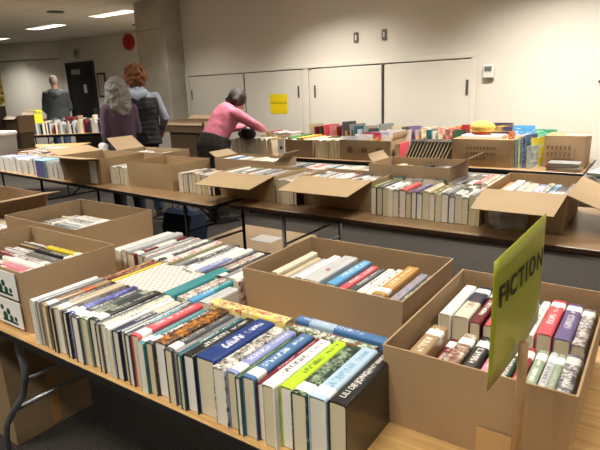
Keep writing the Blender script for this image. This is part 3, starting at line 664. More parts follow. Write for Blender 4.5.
# A
carton('open box with white label and splayed flaps, middle table left', -4.62, -4.03, 2.73, 3.17, T, .23, tone='aa8d67', taper=.02, flaps=[('f', .17, 84, .0), ('l', .22, 78, .01)], parts=lab_white)
carton('plain open box right of the five white books, middle table', -3.74, -3.19, 2.79, 3.22, T, .21, tone='b59972', taper=.004)
carton('low open box with a raised flap behind the plain open box', -4.46, -3.80, 3.24, 3.56, T, .225, tone='ad9270', taper=.006, flaps=[('l', .2, 55, .0)])
carton('open box with broad flap toward the camera, yellow book inside', -2.70, -2.19, 2.82, 3.18, T, .185, tone='b5996f', taper=.008, flaps=[('f', .27, 101, .0)])
carton('open box with broad flap at the centre of the middle table', -1.97, -1.46, 2.86, 3.20, T, .195, tone='b99c74', taper=.008, flaps=[('f', .30, 99, .0)])
def clear_bag(e, W, D, h):
    b = MB(); R_ = random.Random(2); b.rings([[(-.06 + (x + R_.uniform(-.012, .012)) * s, -D / 2 - .04 + y * s + R_.uniform(-.006, .006), z) for x, y in ((-.1, -.02), (-.04, -.03), (.04, -.022), (.1, -.02), (.09, .02), (0, .024), (-.09, .02))] for z, s in ((0, .8), (.02, 1), (.06, .95), (.09, 1), (.12, .85), (.13, .6))]); b.build('plastic_packet', flat('crumpled_plastic', 'c4c3bd', .25, .5, var=.6, nscale=30), e)
carton('open box with two splayed flaps near the right picture edge', -.765, -.375, 2.87, 3.44, T, .20, tone='b3966f', taper=.01, flaps=[('f', .29, 100, .0), ('r', .30, 112, .0)], parts=clear_bag)
carton('open box with upright flap behind the white books, middle right', -1.62, -1.07, 3.15, 3.52, T, .255, tone='ad9270', taper=.005, flaps=[('r', .12, 60, .02), ('l', .07, 40, .06)])
carton('open box with tattered flaps behind the yellow book box', -3.12, -2.50, 3.22, 3.52, T, .215, tone='ad916e', taper=.006, flaps=[('l', .10, 65, .02), ('r', .10, 50, .05)])
WB = ['white', 'light grey', 'white', 'cream', 'grey', 'navy blue', 'white', 'dark grey', 'cream', 'white', 'pale blue', 'light grey', 'black', 'white', 'dark green', 'beige']
row('gap between labelled and plain box', -4.00, -3.76, 2.80, T, ['white', 'dark grey', 'light grey', 'white', 'cream'], 21, t=(.035, .055), sticker=0)
row('the row left of the yellow book box', -3.13, -2.74, 2.79, T, ['white', 'navy blue', 'cream', 'navy blue', 'beige', 'white', 'light grey', 'beige', 'white'], 22, t=(.032, .05), D=(.15, .17), sticker=.2)
row('the yellow book box', -2.69, -2.20, 2.85, zi, ['white', 'dark teal', 'light grey', 'green', 'grey', 'dark red', 'white', 'navy blue', 'pale blue', 'white', 'dark grey', 'coral red', 'navy blue', 'yellow', 'yellow'], 23, t=(.03, .04), L=(.27, .29), D=(.166, .172), sticker=.2)
row('gap between two broad-flapped boxes', -2.165, -1.985, 2.80, T, ['light grey', 'cream', 'beige', 'white', 'beige', 'cream'], 24, t=(.03, .045), L=(.33, .35), D=(.16, .168), sticker=.1)
row('centre middle-table box', -1.965, -1.47, 2.90, zi, ['white', 'light grey', 'dark grey', 'white', 'pale blue', 'white', 'grey', 'dark red', 'light grey', 'navy blue', 'light grey', 'dark red', 'white', 'black'], 25, t=(.03, .045), L=(.26, .28), D=(.166, .174), sticker=.2)
row('row behind two broad-flapped boxes', -2.42, -1.66, 3.24, T, ['navy blue', 'dark grey', 'light grey', 'navy blue', 'pink', 'coral red', 'white', 'light grey', 'dark teal', 'white', 'beige', 'white', 'cream', 'dark grey', 'white'], 26, t=(.035, .055), D=(.165, .185), sticker=.2)
row('middle table front row right', -1.43, -.775, 2.80, T, ['olive', 'dark grey', 'grey', 'white', 'dark grey', 'coral red', 'beige', 'purple', 'dark grey', 'cream', 'yellow', 'sage', 'grey', 'dark grey', 'white', 'sage', 'grey', 'cream', 'dark red', 'light grey', 'beige', 'white', 'black'], 27, t=(.028, .042), L=(.25, .27), D=(.155, .175), sticker=.1, hard=.8)
row('middle table second row right', -1.06, -.79, 3.12, T, ['grey', 'light grey', 'dark grey', 'white', 'red', 'cream', 'cream', 'dark grey', 'white'], 28, t=(.03, .045), L=(.3, .38), D=(.165, .18), sticker=.1)
row('pair behind the purple spine', -1.42, -1.08, 3.085, T, ['dark teal', 'blue', 'grey', 'beige'], 29, t=(.06, .09), L=(.045, .05), D=(.175, .19), sticker=0)
row('splayed-flap box at right', -.755, -.385, 3.0, zi, ['orange', 'white', 'dark grey', 'cream', 'lavender', 'white', 'pale blue', 'white', 'light grey'], 30, t=(.035, .05), L=(.33, .38), D=(.15, .165), sticker=.3)
row('the upright-flap box', -1.60, -1.08, 3.19, zi, ['beige', 'orange', 'cream', 'tan', 'black', 'white', 'black', 'dark grey', 'dark grey', 'grey'], 31, simple=True, t=(.04, .055), L=(.28, .29), D=(.185, .21), sticker=.3)
row('the labelled open box', -4.59, -4.05, 2.78, zi, ['tan', 'brown', 'beige', 'grey', 'white'], 32, simple=True, t=(.04, .06), D=(.10, .12), L=(.3, .34), sticker=0)
row('the low box', -4.42, -3.84, 3.27, zi, ['white', 'light grey', 'white', 'cream', 'grey', 'white'], 33, simple=True, t=(.04, .06), D=(.165, .19), L=(.28, .3), sticker=0)
row('the tattered-flap box', -3.09, -2.53, 3.25, zi, ['white', 'blue', 'white', 'light grey', 'tan', 'cream', 'white', 'beige'], 34, simple=True, t=(.05, .07), D=(.18, .20), L=(.24, .25), sticker=0)
# left end of the middle table: board-game-like sets and paperbacks lying and standing
def brick(name, label, x, y, z, w, d, h, m, cat, rz=0, side=None, group=None):
    e = tag(empty(name, (x, y, z), rz), label, cat, group)
    b = MB(); b.box(-w / 2, w / 2, 0, d, 0, h, bev=.003); b.build('box_body', m, e)
    b = MB(); b.box(-w / 2 + .006, w / 2 - .006, -.001, 0, .008, h - .008); b.build('front_panel', side or m, e)
    return e
brick('boxed_set', 'teal and purple boxed set standing at the middle table edge', -5.02, 2.725, T, .16, .3, .17, flat('teal_card', '7fb0b8', .5), 'boxed set', side=flat('purple_card', '6f6a9c', .5, var=.3, nscale=14))
def stack(x0, x1, y, n, seed, where):
    R = random.Random(seed); px = x0; i = 0
    while px < x1:
        t_ = R.uniform(.045, .075); c = R.choice(['white', 'light grey', 'light grey', 'lavender', 'grey'])
        book('%s paperback, %s from left in %s' % (c, ORD[i], where), px, y + R.uniform(-.01, .01), T, t_ - .0015, .22, R.uniform(.14, .165), c, R.choice(['photo', 'plain', 'title']), '6a6f7c', 'b8b8be', False, group='paperbacks in ' + where, hard=False, page='e8e2d4'); px += t_; i += 1
stack(-4.93, -4.66, 2.73, 4, 41, 'middle table left front')
stack(-6.1, -5.12, 2.79, 4, 42, 'middle table far left')
row('the second row at the far left of the middle table', -6.1, -4.75, 3.08, T, ['red', 'white', 'dark grey', 'red', 'white', 'light grey', 'dark red', 'white', 'navy blue', 'cream', 'red', 'white'], 43, simple=True, t=(.045, .07), D=(.165, .18), sticker=0)
row('the third row at the far left of the middle table', -6.1, -4.8, 3.33, T, ['white', 'dark grey', 'white', 'light grey', 'pink', 'white', 'black', 'beige'], 44, t=(.05, .08), D=(.18, .19), L=(.18, .19), sticker=0, simple=True)

# ------------------------------------------------------------------ rear table
ybk = 4.84
row('the rear row beside the pink jumper', -4.40, -3.76, ybk, T, ['cream', 'white', 'light grey', 'white', 'grey', 'dark grey', 'light grey', 'cream', 'white', 'beige', 'light grey', 'olive', 'white', 'beige', 'cream', 'white', 'tan'], 51, t=(.03, .045), D=(.17, .2), lean=-.09, simple=True, sticker=0)
def lab_card(e, W, D, h):
    b = MB(); b.box(-W / 2 - .02, -W / 2 + .07, -D / 2 - .03, -D / 2 - .012, .0, h + .01); o = b.build('printed_label', M['white'], e)
    b = MB(); b.cyl((-W / 2 + .025, -D / 2 - .0315, .1), .02, .001, 12, 'y'); b.build('printed_mark', flat('navy_print', '28323f', .7), o)
carton('brown box with white end label on the rear table', -3.64, -3.20, 4.85, 5.42, T, .19, tone='9b7f5e', taper=.008, parts=lab_card)
def prints(e, W, D, h):
    b = MB()
    for i, sx in enumerate((-.17, 0, .17)):
        if i == 0: b.cyl((sx, -D / 2 - .0165, .11), .035, .001, 18, 'y')
        else: b.box(sx - .035, sx + .035, -D / 2 - .0165, -D / 2 - .0155, .085, .135)
    b.build('printed_icon', M['brown_ink'], e)
carton('box with printed round icon holding bright magazines, rear table', -2.84, -2.26, 4.85, 5.36, T, .21, tone='a58b68', taper=.008, parts=prints, flaps=[('r', .08, 10, .02)])
def prints2(e, W, D, h):
    text('box_print', 'HAMPTON', .05, M['brown_ink'], e, (-.02, -D / 2 - .016, .17), (pi / 2, 0, 0)); text('box_print', 'PAPER CO', .05, M['brown_ink'], e, (-.02, -D / 2 - .016, .105), (pi / 2, 0, 0))
    text('box_print', 'Inc', .05, M['brown_ink'], e, (-.06, -D / 2 - .016, .04), (pi / 2, 0, 0))
def prints2(e, W, D, h):
    b = MB()
    for r in range(3):
        for q in range(9 - 3 * (r == 2)): b.box(-.13 + q * .03, -.112 + q * .03, -D / 2 - .0165, -D / 2 - .0155, .16 - r * .05, .185 - r * .05)
    b.build('printed_lines', M['brown_ink'], e)
carton('printed carton under the yellow plush ball, rear table', -1.63, -1.09, 4.86, 5.3, T, .245, tone='9a7c57', taper=.004, closed=True, parts=prints2)
def prints3(e, W, D, h):
    b = MB()
    for r in range(2):
        for q in range(6): b.box(-.14 + q * .034, -.12 + q * .034, -D / 2 - .0125, -D / 2 - .0115, .16 - r * .06, .195 - r * .06)
    b.box(.08, .084, -D / 2 - .0125, -D / 2 - .0115, .08, .18); b.build('printed_lines', M['brown_ink'], e)
    b = MB(); b.box(.0, .2, -D / 2 + .02, -D / 2 + .05, h + .005, h + .02); b.build('paper_strip', M['white'], e)
carton('tall printed carton at the right end of the rear table', -.86, -.535, 5.02, 5.38, T, .275, tone='a1835f', taper=.002, closed=True, parts=prints3)
carton('small open box of bright paperbacks behind the rear row', -4.22, -3.75, 5.22, 5.6, T, .19, tone='a98e69', taper=.006)
PC = ['white', 'yellow', 'pale blue', 'red', 'light grey', 'green', 'pink', 'white', 'blue', 'orange', 'navy blue', 'cream']
row('the small rear box beside the pink sleeve', -4.19, -3.78, 5.26, zi, ['white', 'red', 'pale blue', 'white', 'red', 'light grey', 'dark red', 'white', 'cream'], 52, t=(.04, .06), D=(.2, .235), simple=True, sticker=0)
row('the labelled rear box', -3.61, -3.22, 4.89, zi, ['white', 'green', 'white', 'pale blue', 'yellow', 'orange', 'white', 'yellow', 'beige', 'cream'], 53, t=(.035, .05), D=(.18, .21), L=(.4, .45), simple=True, sticker=0, pats=('photo', 'block', 'stripe'))
row('the cream row between two rear boxes', -3.175, -2.86, 4.86, T, ['white', 'cream', 'light grey', 'cream', 'olive', 'cream', 'beige', 'light grey', 'white', 'grey', 'dark grey'], 54, t=(.026, .04), D=(.185, .21), lean=.05, simple=True, sticker=0)
def pbook(label, x, y, z, w_, h_, t_, col, txt, acc, yaw=0, tilt=.1, pat='photo', group=None):
    """picture book standing on its bottom edge, cover towards the room"""
    e = tag(empty('picture_book', (x, y, z), yaw, -tilt), label, 'book', group)
    b = MB(); b.box(-w_ / 2, w_ / 2, 0, .002, 0, h_); b.box(-w_ / 2, w_ / 2, t_ - .002, t_, 0, h_); b.box(-w_ / 2, -w_ / 2 + .002, .002, t_ - .002, 0, h_); b.build('cover', cover_mat(CN[col], txt, pat, int(x * 50) % 5, acc), e)
    b = MB(); b.box(-w_ / 2 + .002, w_ / 2 - .003, .002, t_ - .002, .003, h_ - .003); b.build('pages', pages_mat('e8e0cc'), e); return e
def prow(where, specs, y, z, yaw, tilt, h=(.24, .3), seed=1):
    R = random.Random(seed)
    for i, (x, c) in enumerate(specs):
        pbook('%s picture book, %s from left %s' % (c, ORD[i], where), x, y + R.uniform(-.02, .02), z, R.uniform(.17, .23), R.uniform(*h), R.uniform(.012, .022), c, R.choice(['efe8d8', 'c94a3a', 'e8c83a', '2b5aa0']), R.choice(['d8a03a', '4a8ab0', 'b8c8a0', 'd06a5a', 'e8e0d0']), yaw, tilt, R.choice(['photo', 'block', 'title']), group='picture books ' + where)
# behind the cream row and icon box: dark grey, red, teal spines facing sideways
prow('behind the cream row', [(-3.63, 'beige'), (-3.56, 'dark red'), (-3.48, 'dark green'), (-3.40, 'coral red'), (-3.32, 'pink'), (-3.24, 'dark red'), (-3.17, 'dark grey'), (-3.12, 'grey')], 5.62, T, 1.15, .05, (.24, .33), 61)
prow('between icon box and cupboards', [(-3.05, 'dark grey'), (-2.99, 'dark grey'), (-2.93, 'grey'), (-2.87, 'dark teal'), (-2.82, 'pale blue'), (-2.76, 'light blue'), (-2.70, 'dark grey'), (-2.64, 'dark teal'), (-2.56, 'grey')], 5.44, T, 1.0, .12, (.24, .36), 62)
pm = [(-2.80, 'pale blue', .2), (-2.74, 'white', .2), (-2.66, 'white', .22), (-2.58, 'red', .235), (-2.50, 'lavender', .24), (-2.42, 'white', .25), (-2.35, 'white', .26), (-2.30, 'beige', .25)]
for i, (x, c, h_) in enumerate(pm):
    pbook('%s magazine, %s from left in the icon-printed box' % (c, ORD[i]), x, 4.95 + .035 * i, zi, .2, h_ + .03, .01, c, 'e8c83a', 'c94a6a' if i == 3 else 'd8d4e0', .12, .1, 'photo', group='magazines in the icon-printed box')
prow('left of the red book', [(-2.40, 'beige'), (-2.33, 'yellow'), (-2.26, 'dark grey'), (-2.20, 'purple'), (-2.13, 'lavender'), (-2.06, 'tan'), (-1.99, 'dark teal'), (-1.93, 'light grey'), (-1.86, 'coral red'), (-1.80, 'dark grey'), (-1.73, 'dark green')], 5.42, T, 1.05, .1, (.26, .32), 63)
prow('behind the leaning dark books', [(-1.75, 'orange'), (-1.66, 'red'), (-1.57, 'light blue'), (-1.48, 'navy blue')], 5.55, T, .25, .05, (.29, .33), 64)
# leaning dark slim books
for i in range(13):
    c = ['dark grey', 'brown', 'dark green', 'black'][i % 4]
    book('%s slim book, %s from left leaning beside the printed carton' % (c, ORD[i]), -2.14 + i * .034, 4.87, T, .017, .24, .235, c, 'plain', None, None, False, lean=.42, group='slim dark leaning books', hard=True, page='d8d0bc', stuff=True)
row('the row in front of the leaning books', -2.22, -2.16, 4.86, T, ['beige', 'coral red'], 55, simple=True, t=(.028, .035), D=(.17, .2), sticker=0)
# things on the printed carton
zc = T + .25
pbook('navy picture box lying behind the yellow plush ball', -1.37, 5.24, zc, .36, .12, .03, 'navy blue', 'e8c83a', '3a2a5a', 0, .05)
o = along('white large book lying flat under the yellow plush ball', 0, 0, zc, .20, .36, .03, col='white', pat='plain', sticker=False); o.location = (-1.20, 5.0, zc + .0); o.rotation_euler = (0, 0, pi / 2)
e = tag(empty('plush_ball', (-1.40, 5.0, zc + .097)), 'round yellow plush ball on top of the printed carton', 'toy')
b = MB(); b.ell((0, 0, 0), (.115, .085, .062), 24, 16); b.build('plush_body', flat('yellow_plush', 'd2a84e', .9, var=.15, bump=.4), e, True)
b = MB(); b.tube([(-.08, -.03, -.05), (0, -.07, -.052), (.08, -.03, -.05)], .01, 8); b.build('red_trim', flat('red_plush', 'c8452e', .9), e, True)
pbook('bright blue picture book leaning behind the carton top', -1.14, 5.32, T, .26, .34, .02, 'light blue', 'e8f0f4', '3b8ac8', .1, .1)
pbook('small orange book standing at right end of the printed carton', -1.115, 4.90, zc, .05, .07, .03, 'orange', 'f4e8d8', 'd0502e', 0, .02)
for i, (x, y, w_, h_, c, a, yw) in enumerate([(-1.055, 5.0, .2, .24, 'cream', '4a8a5a', 1.3), (-1.03, 5.0, .2, .25, 'dark grey', '8a9aa0', 1.3), (-1.005, 5.0, .2, .26, 'green', 'c8d8a0', 1.3), (-.98, 5.0, .2, .27, 'navy blue', '4a6a9a', 1.3), (-.955, 5.02, .2, .29, 'blue', '30506a', 1.3), (-.925, 4.93, .13, .2, 'grey', 'a8b8b8', 1.1), (-.90, 5.04, .2, .26, 'yellow', 'e8e020', 1.25), (-.98, 5.42, .3, .3, 'green', '6ac0a0', .05)]):
    pbook('%s children\'s book, %s from left beside the end carton' % (c, ORD[i]), x, y, T, w_, h_, .016, c, 'eae4d0', a, yw, .04, group='children\'s books beside the end carton')
for i, (dx, rz, c) in enumerate([(0, .05, 'brown'), (.01, -.04, 'beige'), (-.01, .1, 'dark red'), (.012, .0, 'grey')]):
    e = tag(empty('book', (-.68 + dx, 4.895, T + .0005 + .018 * i), rz), '%s book lying flat, %s from bottom of the stack at rear right' % (c, ORD[i]), 'book', 'books stacked flat at rear right')
    b = MB(); b.box(-.12, .12, -.09, .09, 0, .0025); b.box(-.12, .12, -.09, .09, .0145, .017); b.box(-.12, -.117, -.09, .09, .0025, .0145); b.build('cover', cover_mat(CN[c], 'e8e0d0', 'plain', i), e)
    b = MB(); b.box(-.1168, .116, -.087, .087, .0026, .0144); b.build('pages', pages_mat('e4dcc8'), e)
so_ = STUFF.build('packed_books', [pages_mat('e4d6b4') if k == 'pages' else flat('book_cover_' + k.replace(' ', '_'), CN[k], .4) for k in STM])
tag(so_, 'packed rows of small distant books on the rear table and middle boxes', 'books', kind='stuff')
# stacked cartons on floor by the column
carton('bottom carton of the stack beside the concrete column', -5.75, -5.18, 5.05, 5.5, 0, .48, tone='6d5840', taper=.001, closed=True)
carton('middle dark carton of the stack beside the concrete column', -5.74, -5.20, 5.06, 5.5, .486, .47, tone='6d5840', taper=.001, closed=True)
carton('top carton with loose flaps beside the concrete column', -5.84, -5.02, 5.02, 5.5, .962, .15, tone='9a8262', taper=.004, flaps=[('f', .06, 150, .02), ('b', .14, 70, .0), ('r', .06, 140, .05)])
# far left boxes on far table
FT = Vector((-9.6, 3.2, 0))
def onfar(base, rz, u, v, z): return (base.x + cos(rz) * u - sin(rz) * v, base.y + sin(rz) * u + cos(rz) * v, z)
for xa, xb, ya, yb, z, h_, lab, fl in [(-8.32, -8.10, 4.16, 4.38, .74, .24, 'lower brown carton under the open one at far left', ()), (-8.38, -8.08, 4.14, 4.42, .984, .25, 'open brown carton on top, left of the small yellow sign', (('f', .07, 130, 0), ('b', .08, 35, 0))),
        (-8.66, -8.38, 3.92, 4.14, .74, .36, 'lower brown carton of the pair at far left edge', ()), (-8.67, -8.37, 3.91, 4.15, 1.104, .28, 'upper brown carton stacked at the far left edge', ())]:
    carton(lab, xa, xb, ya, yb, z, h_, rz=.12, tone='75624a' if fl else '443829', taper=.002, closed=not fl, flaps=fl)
# far table (with the man): books as one mass, too many to count at this size, plus a sign
F2 = Vector((-10.42, 5.32, 0)); b = MB(); R = random.Random(9)
mats = [cover_mat(CN[c], 'efeae0', 'plain', 0) for c in ('cream', 'light grey', 'dark red', 'dark grey', 'beige', 'grey', 'navy blue', 'tan')]
for rw in range(2):
    u = .12
    while u < 2.35:
        t_ = R.uniform(.02, .05); h_ = R.uniform(.17, .27) + rw * .06
        if R.random() < .92:
            c0 = [onfar(F2, .62, uu, vv, 0) for uu, vv in ((u, .05 + rw * .25), (u + t_ * .92, .05 + rw * .25), (u + t_ * .92, .25 + rw * .25), (u, .25 + rw * .25))]
            b.add([(p[0], p[1], .78) for p in c0] + [(p[0], p[1], .78 + h_) for p in c0], [(3, 2, 1, 0), (4, 5, 6, 7), (0, 1, 5, 4), (1, 2, 6, 5), (2, 3, 7, 6), (3, 0, 4, 7)], R.randrange(8))
        u += t_
tag(b.build('far_books', mats), 'jumbled mass of small books covering the far table by the man', 'books', kind='stuff')
p = onfar(F2, .62, .28, -.03, 0)
p = (-9.95, 5.33, 0); zb_ = 1.0
e = tag(empty('table_sign', (-10.13, 5.60, .78), .62), 'small yellow sign on a stick on the far table', 'sign')
b = MB(); b.box(-.11, .12, -.01, 0, .22, .48); b.build('card', flat('yellow_card', 'e8e23a', .5), e)
text('lettering', 'FICTION', .05, M['ink'], e, (0, -.012, .42), (pi / 2, 0, 0))
b = MB(); b.cyl((0, .008, 0), .008, .3, 8); b.build('stick', flat('pine_stake', 'b48a5c', .6), e)
# plastic bin at left edge
e = tag(empty('plastic_bin', (-6.15, 3.62, T), 0), 'clear plastic bin with white lid at the left picture edge', 'bin')
e.location = (-6.33, 3.0, T)
b = MB(); b.rings([[(x * s, y * s, z) for x, y in ((-.13, -.15), (.13, -.15), (.13, .15), (-.13, .15))] for z, s in ((.0, .9), (.33, 1), (.36, 1.04))]); b.build('bin_body', flat('cloudy_plastic', '8f8a82', .3), e)
b = MB(); b.box(-.145, .145, -.165, .165, .36, .40, bev=.01); b.build('lid', flat('white_lid', 'c9c9c2', .4), e)

# ------------------------------------------------------------------ people
def fuse(name, bb, m, parent, voxel=.014, smooth_it=4, disp=None):
    o = bb.build(name, m, None); md = o.modifiers.new('r', 'REMESH'); md.mode = 'VOXEL'; md.voxel_size = voxel
    sm = o.modifiers.new('s', 'SMOOTH'); sm.iterations = smooth_it; sm.factor = .5
    if disp:
        tx = bpy.data.textures.new(name, 'CLOUDS'); tx.noise_scale = disp[1]; d = o.modifiers.new('d', 'DISPLACE'); d.texture = tx; d.strength = disp[0]; d.mid_level = .5
    dg = bpy.context.evaluated_depsgraph_get(); me = bpy.data.meshes.new_from_object(o.evaluated_get(dg)); me.name = name
    me.polygons.foreach_set('use_smooth', [True] * len(me.polygons)); bpy.data.objects.remove(o)
    n = bpy.data.objects.new(name, me); COL.objects.link(n); n.parent = parent; return n
def lerp(a, b_, t): return Vector(a) * (1 - t) + Vector(b_) * t
def hand(bb, wrist, dirv, sc=1.0, palm_n=(0, 0, 1), side=1):
    d = Vector(dirv).normalized(); nn = Vector(palm_n); s = d.cross(nn).normalized(); nn = s.cross(d).normalized(); w0 = Vector(wrist)
    bb.tube([w0, w0 + d * .045 * sc, w0 + d * .09 * sc], [(.026 * sc, .017 * sc), (.04 * sc, .016 * sc), (.038 * sc, .013 * sc)], 10, side=tuple(nn))
    for k, (off, L) in enumerate(((-.029, .068), (-.01, .078), (.01, .073), (.028, .058))):
        a = w0 + d * .085 * sc + s * off * sc; bb.tube([a, a + d * L * .45 * sc + nn * -.004, a + (d * .8 - nn * .55) * L * .95 * sc], [.009 * sc, .0085 * sc, .007 * sc], 7)
    a = w0 + d * .03 * sc - s * .03 * sc * side; bb.tube([a, a + (d * .6 - s * .8 * side) * .035 * sc, a + (d * .95 - s * .7 * side) * .065 * sc], [.012 * sc, .010 * sc, .008 * sc], 7)
def person(label, loc, yaw, H, J, cat='person'):
    """J: joints in the local frame, x right, y forward"""
    e = tag(empty('person', loc, yaw), label, cat)
    b = MB(); hd = Vector(J['head']); hr = J.get('head_rot', Matrix.Identity(3))
    b.ell(hd, (.075, .095, .115), 18, 12, rot=hr)
    b.ell(hd + hr @ Vector((0, .02, -.06)), (.055, .065, .06), 14, 9, rot=hr)
    b.ell(hd + hr @ Vector((0, .10, -.02)), (.013, .018, .022), 8, 6, rot=hr)
    for s in (-1, 1): b.ell(hd + hr @ Vector((s * .077, -.005, -.012)), (.01, .018, .03), 8, 6, rot=hr)
    b.tube([J['neck'], lerp(J['neck'], hd, .55), hd], [.06, .052, .05], 12)
    tor = J['torso']   # list of (point, rx, ry)
    b.tube([p for p, _, _ in tor], [(rx * .9, ry * .9) for _, rx, ry in tor], 18, side=(0, 1, 0))
    for s, a in ((-1, 'armL'), (1, 'armR')):
        A = J[a]; b.tube(A, [.052, .042, .036, .024][:len(A)] if len(A) == 4 else [.052, .042, .025], 10)
        hand(b, A[-1], Vector(A[-1]) - Vector(A[-2]), 1.0, J.get('palm', (0, 0, 1)), s)
    for a in ('legL', 'legR'):
        A = J[a]; b.tube(A, [.085, .058, .038], 12); f = Vector(A[-1]); b.tube([f + Vector((0, -.04, -.03)), f + Vector((0, .06, -.035)), f + Vector((0, .16, -.045))], [.038, .04, .03], 10)
    fuse('body', b, M['skin'], e, .011, 2)
    for s in (-1, 1):
        q = MB(); q.ell(hd + hr @ Vector((s * .03, .087, .01)), (.012, .008, .008), 8, 6); q.build('eye', flat('eye_white', 'd8d4cc', .3), e, True)
    return e
def top(e, J, m, name, fat=.022, arms=True, hood=False, vox=.013, hem=None):
    b = MB(); tor = J['torso']; b.tube([p for p, _, _ in tor[hem or 0:]], [(rx + fat, ry + fat) for _, rx, ry in tor[hem or 0:]], 20, side=(0, 1, 0))
    if arms:
        for a in ('armL', 'armR'):
            A = [Vector(q) for q in J[a]]; pts = A[:-1] + [lerp(A[-2], A[-1], .93)]; b.tube(pts, [.07, .058, .05, .042][:len(pts)] if len(pts) == 4 else [.07, .057, .042], 12); b.ell(A[0] + Vector((0, 0, -.015)), (.07, .075, .07))
    return fuse(name, b, m, e, vox, 5, (.02, .12))
def pants(e, J, m, vox=.013, wide=1.0, hips=(.17, .13)):
    b = MB(); hp = Vector(J['hip']); b.tube([hp + Vector(J.get('waistv', (0, 0, .14))), hp, hp + Vector((0, 0, -.12))], [(hips[0] * .9, hips[1] * .92), hips, (hips[0] * .95, hips[1])], 18, side=(0, 1, 0))
    for a in ('legL', 'legR'):
        A = [Vector(q) for q in J[a]]; b.tube([A[0] + Vector((0, 0, -.02)), A[1], lerp(A[1], A[2], .93)], [.098 * wide, .075 * wide, .062 * wide], 14)
    return fuse('trousers', b, m, e, vox, 4, (.015, .15))
def shoes(e, J, m):
    for a in ('legL', 'legR'):
        f = Vector(J[a][-1]); b = MB(); b.tube([f + Vector((0, -.06, -.025)), f + Vector((0, .04, -.03)), f + Vector((0, .14, -.042)), f + Vector((0, .19, -.048))], [(.045, .05), (.05, .05), (.05, .034), (.03, .022)], 12, side=(0, 0, 1)); b.box(f.x - .048, f.x + .048, f.y - .1, f.y + .2, 0, .02); fuse('shoe', b, m, e, .01, 2)
def standing(H, sh=.185, build=1.0, head_dx=0, armL=None, armR=None):
    k = H / 1.7
    J = dict(head=(head_dx, .03, H - .115), neck=(0, 0, H - .27), hip=(0, 0, .90 * k))
    J['torso'] = [((0, 0, .86 * k), .165 * build, .115 * build), ((0, 0, .98 * k), .15 * build, .11 * build), ((0, 0, 1.12 * k), .145 * build, .105 * build), ((0, 0, 1.28 * k), .172 * build, .115 * build), ((0, -.005, 1.385 * k), .165 * build, .10 * build), ((0, 0, 1.45 * k), .085, .07)]
    J['armL'] = armL or [(-sh, 0, 1.38 * k), (-sh - .07, .0, 1.10 * k), (-sh + .02, .2, 1.0 * k)]
    J['armR'] = armR or [(sh, 0, 1.38 * k), (sh + .07, .0, 1.10 * k), (sh - .02, .2, 1.0 * k)]
    J['legL'] = [(-.09, 0, .88 * k), (-.10, .01, .48 * k), (-.11, 0, .085)]; J['legR'] = [(.09, 0, .88 * k), (.10, .01, .48 * k), (.11, 0, .085)]
    return J
def yaw_away(loc, extra=0):
    return math.atan2(loc[1], loc[0]) - pi / 2 + extra    # local +y points away from the photographer
# woman with curly auburn hair
L1 = (-5.10, 4.06, 0); H = 1.80
J = standing(H, .185, 1.05, 0, armL=[(-.185, 0, 1.46), (-.26, .0, 1.2), (-.2, .22, 1.08)], armR=[(.19, 0, 1.46), (.285, -.02, 1.21), (.25, .2, 1.06)])
e = person('person with curly auburn hair, black quilted vest and pale grey sleeves', L1, yaw_away(L1), H, J)
top(e, J, flat('pale_blue_grey_jersey', '8d94a0', .9), 'hooded_sweater')
JV = dict(J); JV['torso'] = [(p, rx + .012, ry + .014) for p, rx, ry in J['torso'][:5]]
vm = NT('black_quilted_nylon', .5); wv = vm.n('ShaderNodeTexWave', wave_type='BANDS', bands_direction='Z'); vm.l(vm.coords('Object', (1, 1, 1)), wv.inputs[0]); wv.inputs['Scale'].default_value = 5.5; wv.inputs['Distortion'].default_value = 1.5
vm.color(vm.mix(wv.outputs['Fac'], lin('0b0d10'), lin('191c22'))); vm.bump(wv.outputs['Fac'], .25, .008)
top(e, JV, vm.m, 'quilted_vest', .05, arms=False)
b = MB(); b.tube([(-.09, -.03, 1.53), (-.06, -.115, 1.50), (0, -.15, 1.465), (.06, -.115, 1.50), (.09, -.03, 1.53)], [.035, .045, .055, .045, .035], 12); b.tube([(-.07, .02, 1.55), (0, -.09, 1.55), (.07, .02, 1.55)], .035, 10); fuse('hood', b, flat('pale_blue_grey_jersey', '98a0ac', .9), e, .012, 4)
b = MB(); R = random.Random(3); hc = Vector(J['head'])
b.ell(hc + Vector((0, -.03, .02)), (.105, .11, .125))
for k in range(150):
    th = R.uniform(0, 2 * pi); z = R.uniform(-.85, 1); r = math.sqrt(1 - z * z); v = Vector((r * cos(th) * .118, r * sin(th) * .115 - .03, z * .135 + .015))
    if v.y > .05 and v.z < .05: continue
    b.ell(hc + v, (.021, .021, .021), 8, 6)
fuse('curly_hair', b, flat('auburn_hair', '7a4a24', .8, var=.5, nscale=40), e, .008, 2)
pants(e, J, flat('slate_denim', '3f4b60', .9), hips=(.185, .145)); shoes(e, J, flat('dark_shoe', '1d1c1b', .6))
b = MB(); b.tube([(-.13, -.04, 1.50), (-.12, -.155, 1.38), (-.04, -.165, 1.2), (.06, -.165, 1.03), (.16, -.12, .93)], [(.011, .004)] * 5, 8); b.build('bag_strap', flat('grey_strap', '8a8a88', .6), e, True)
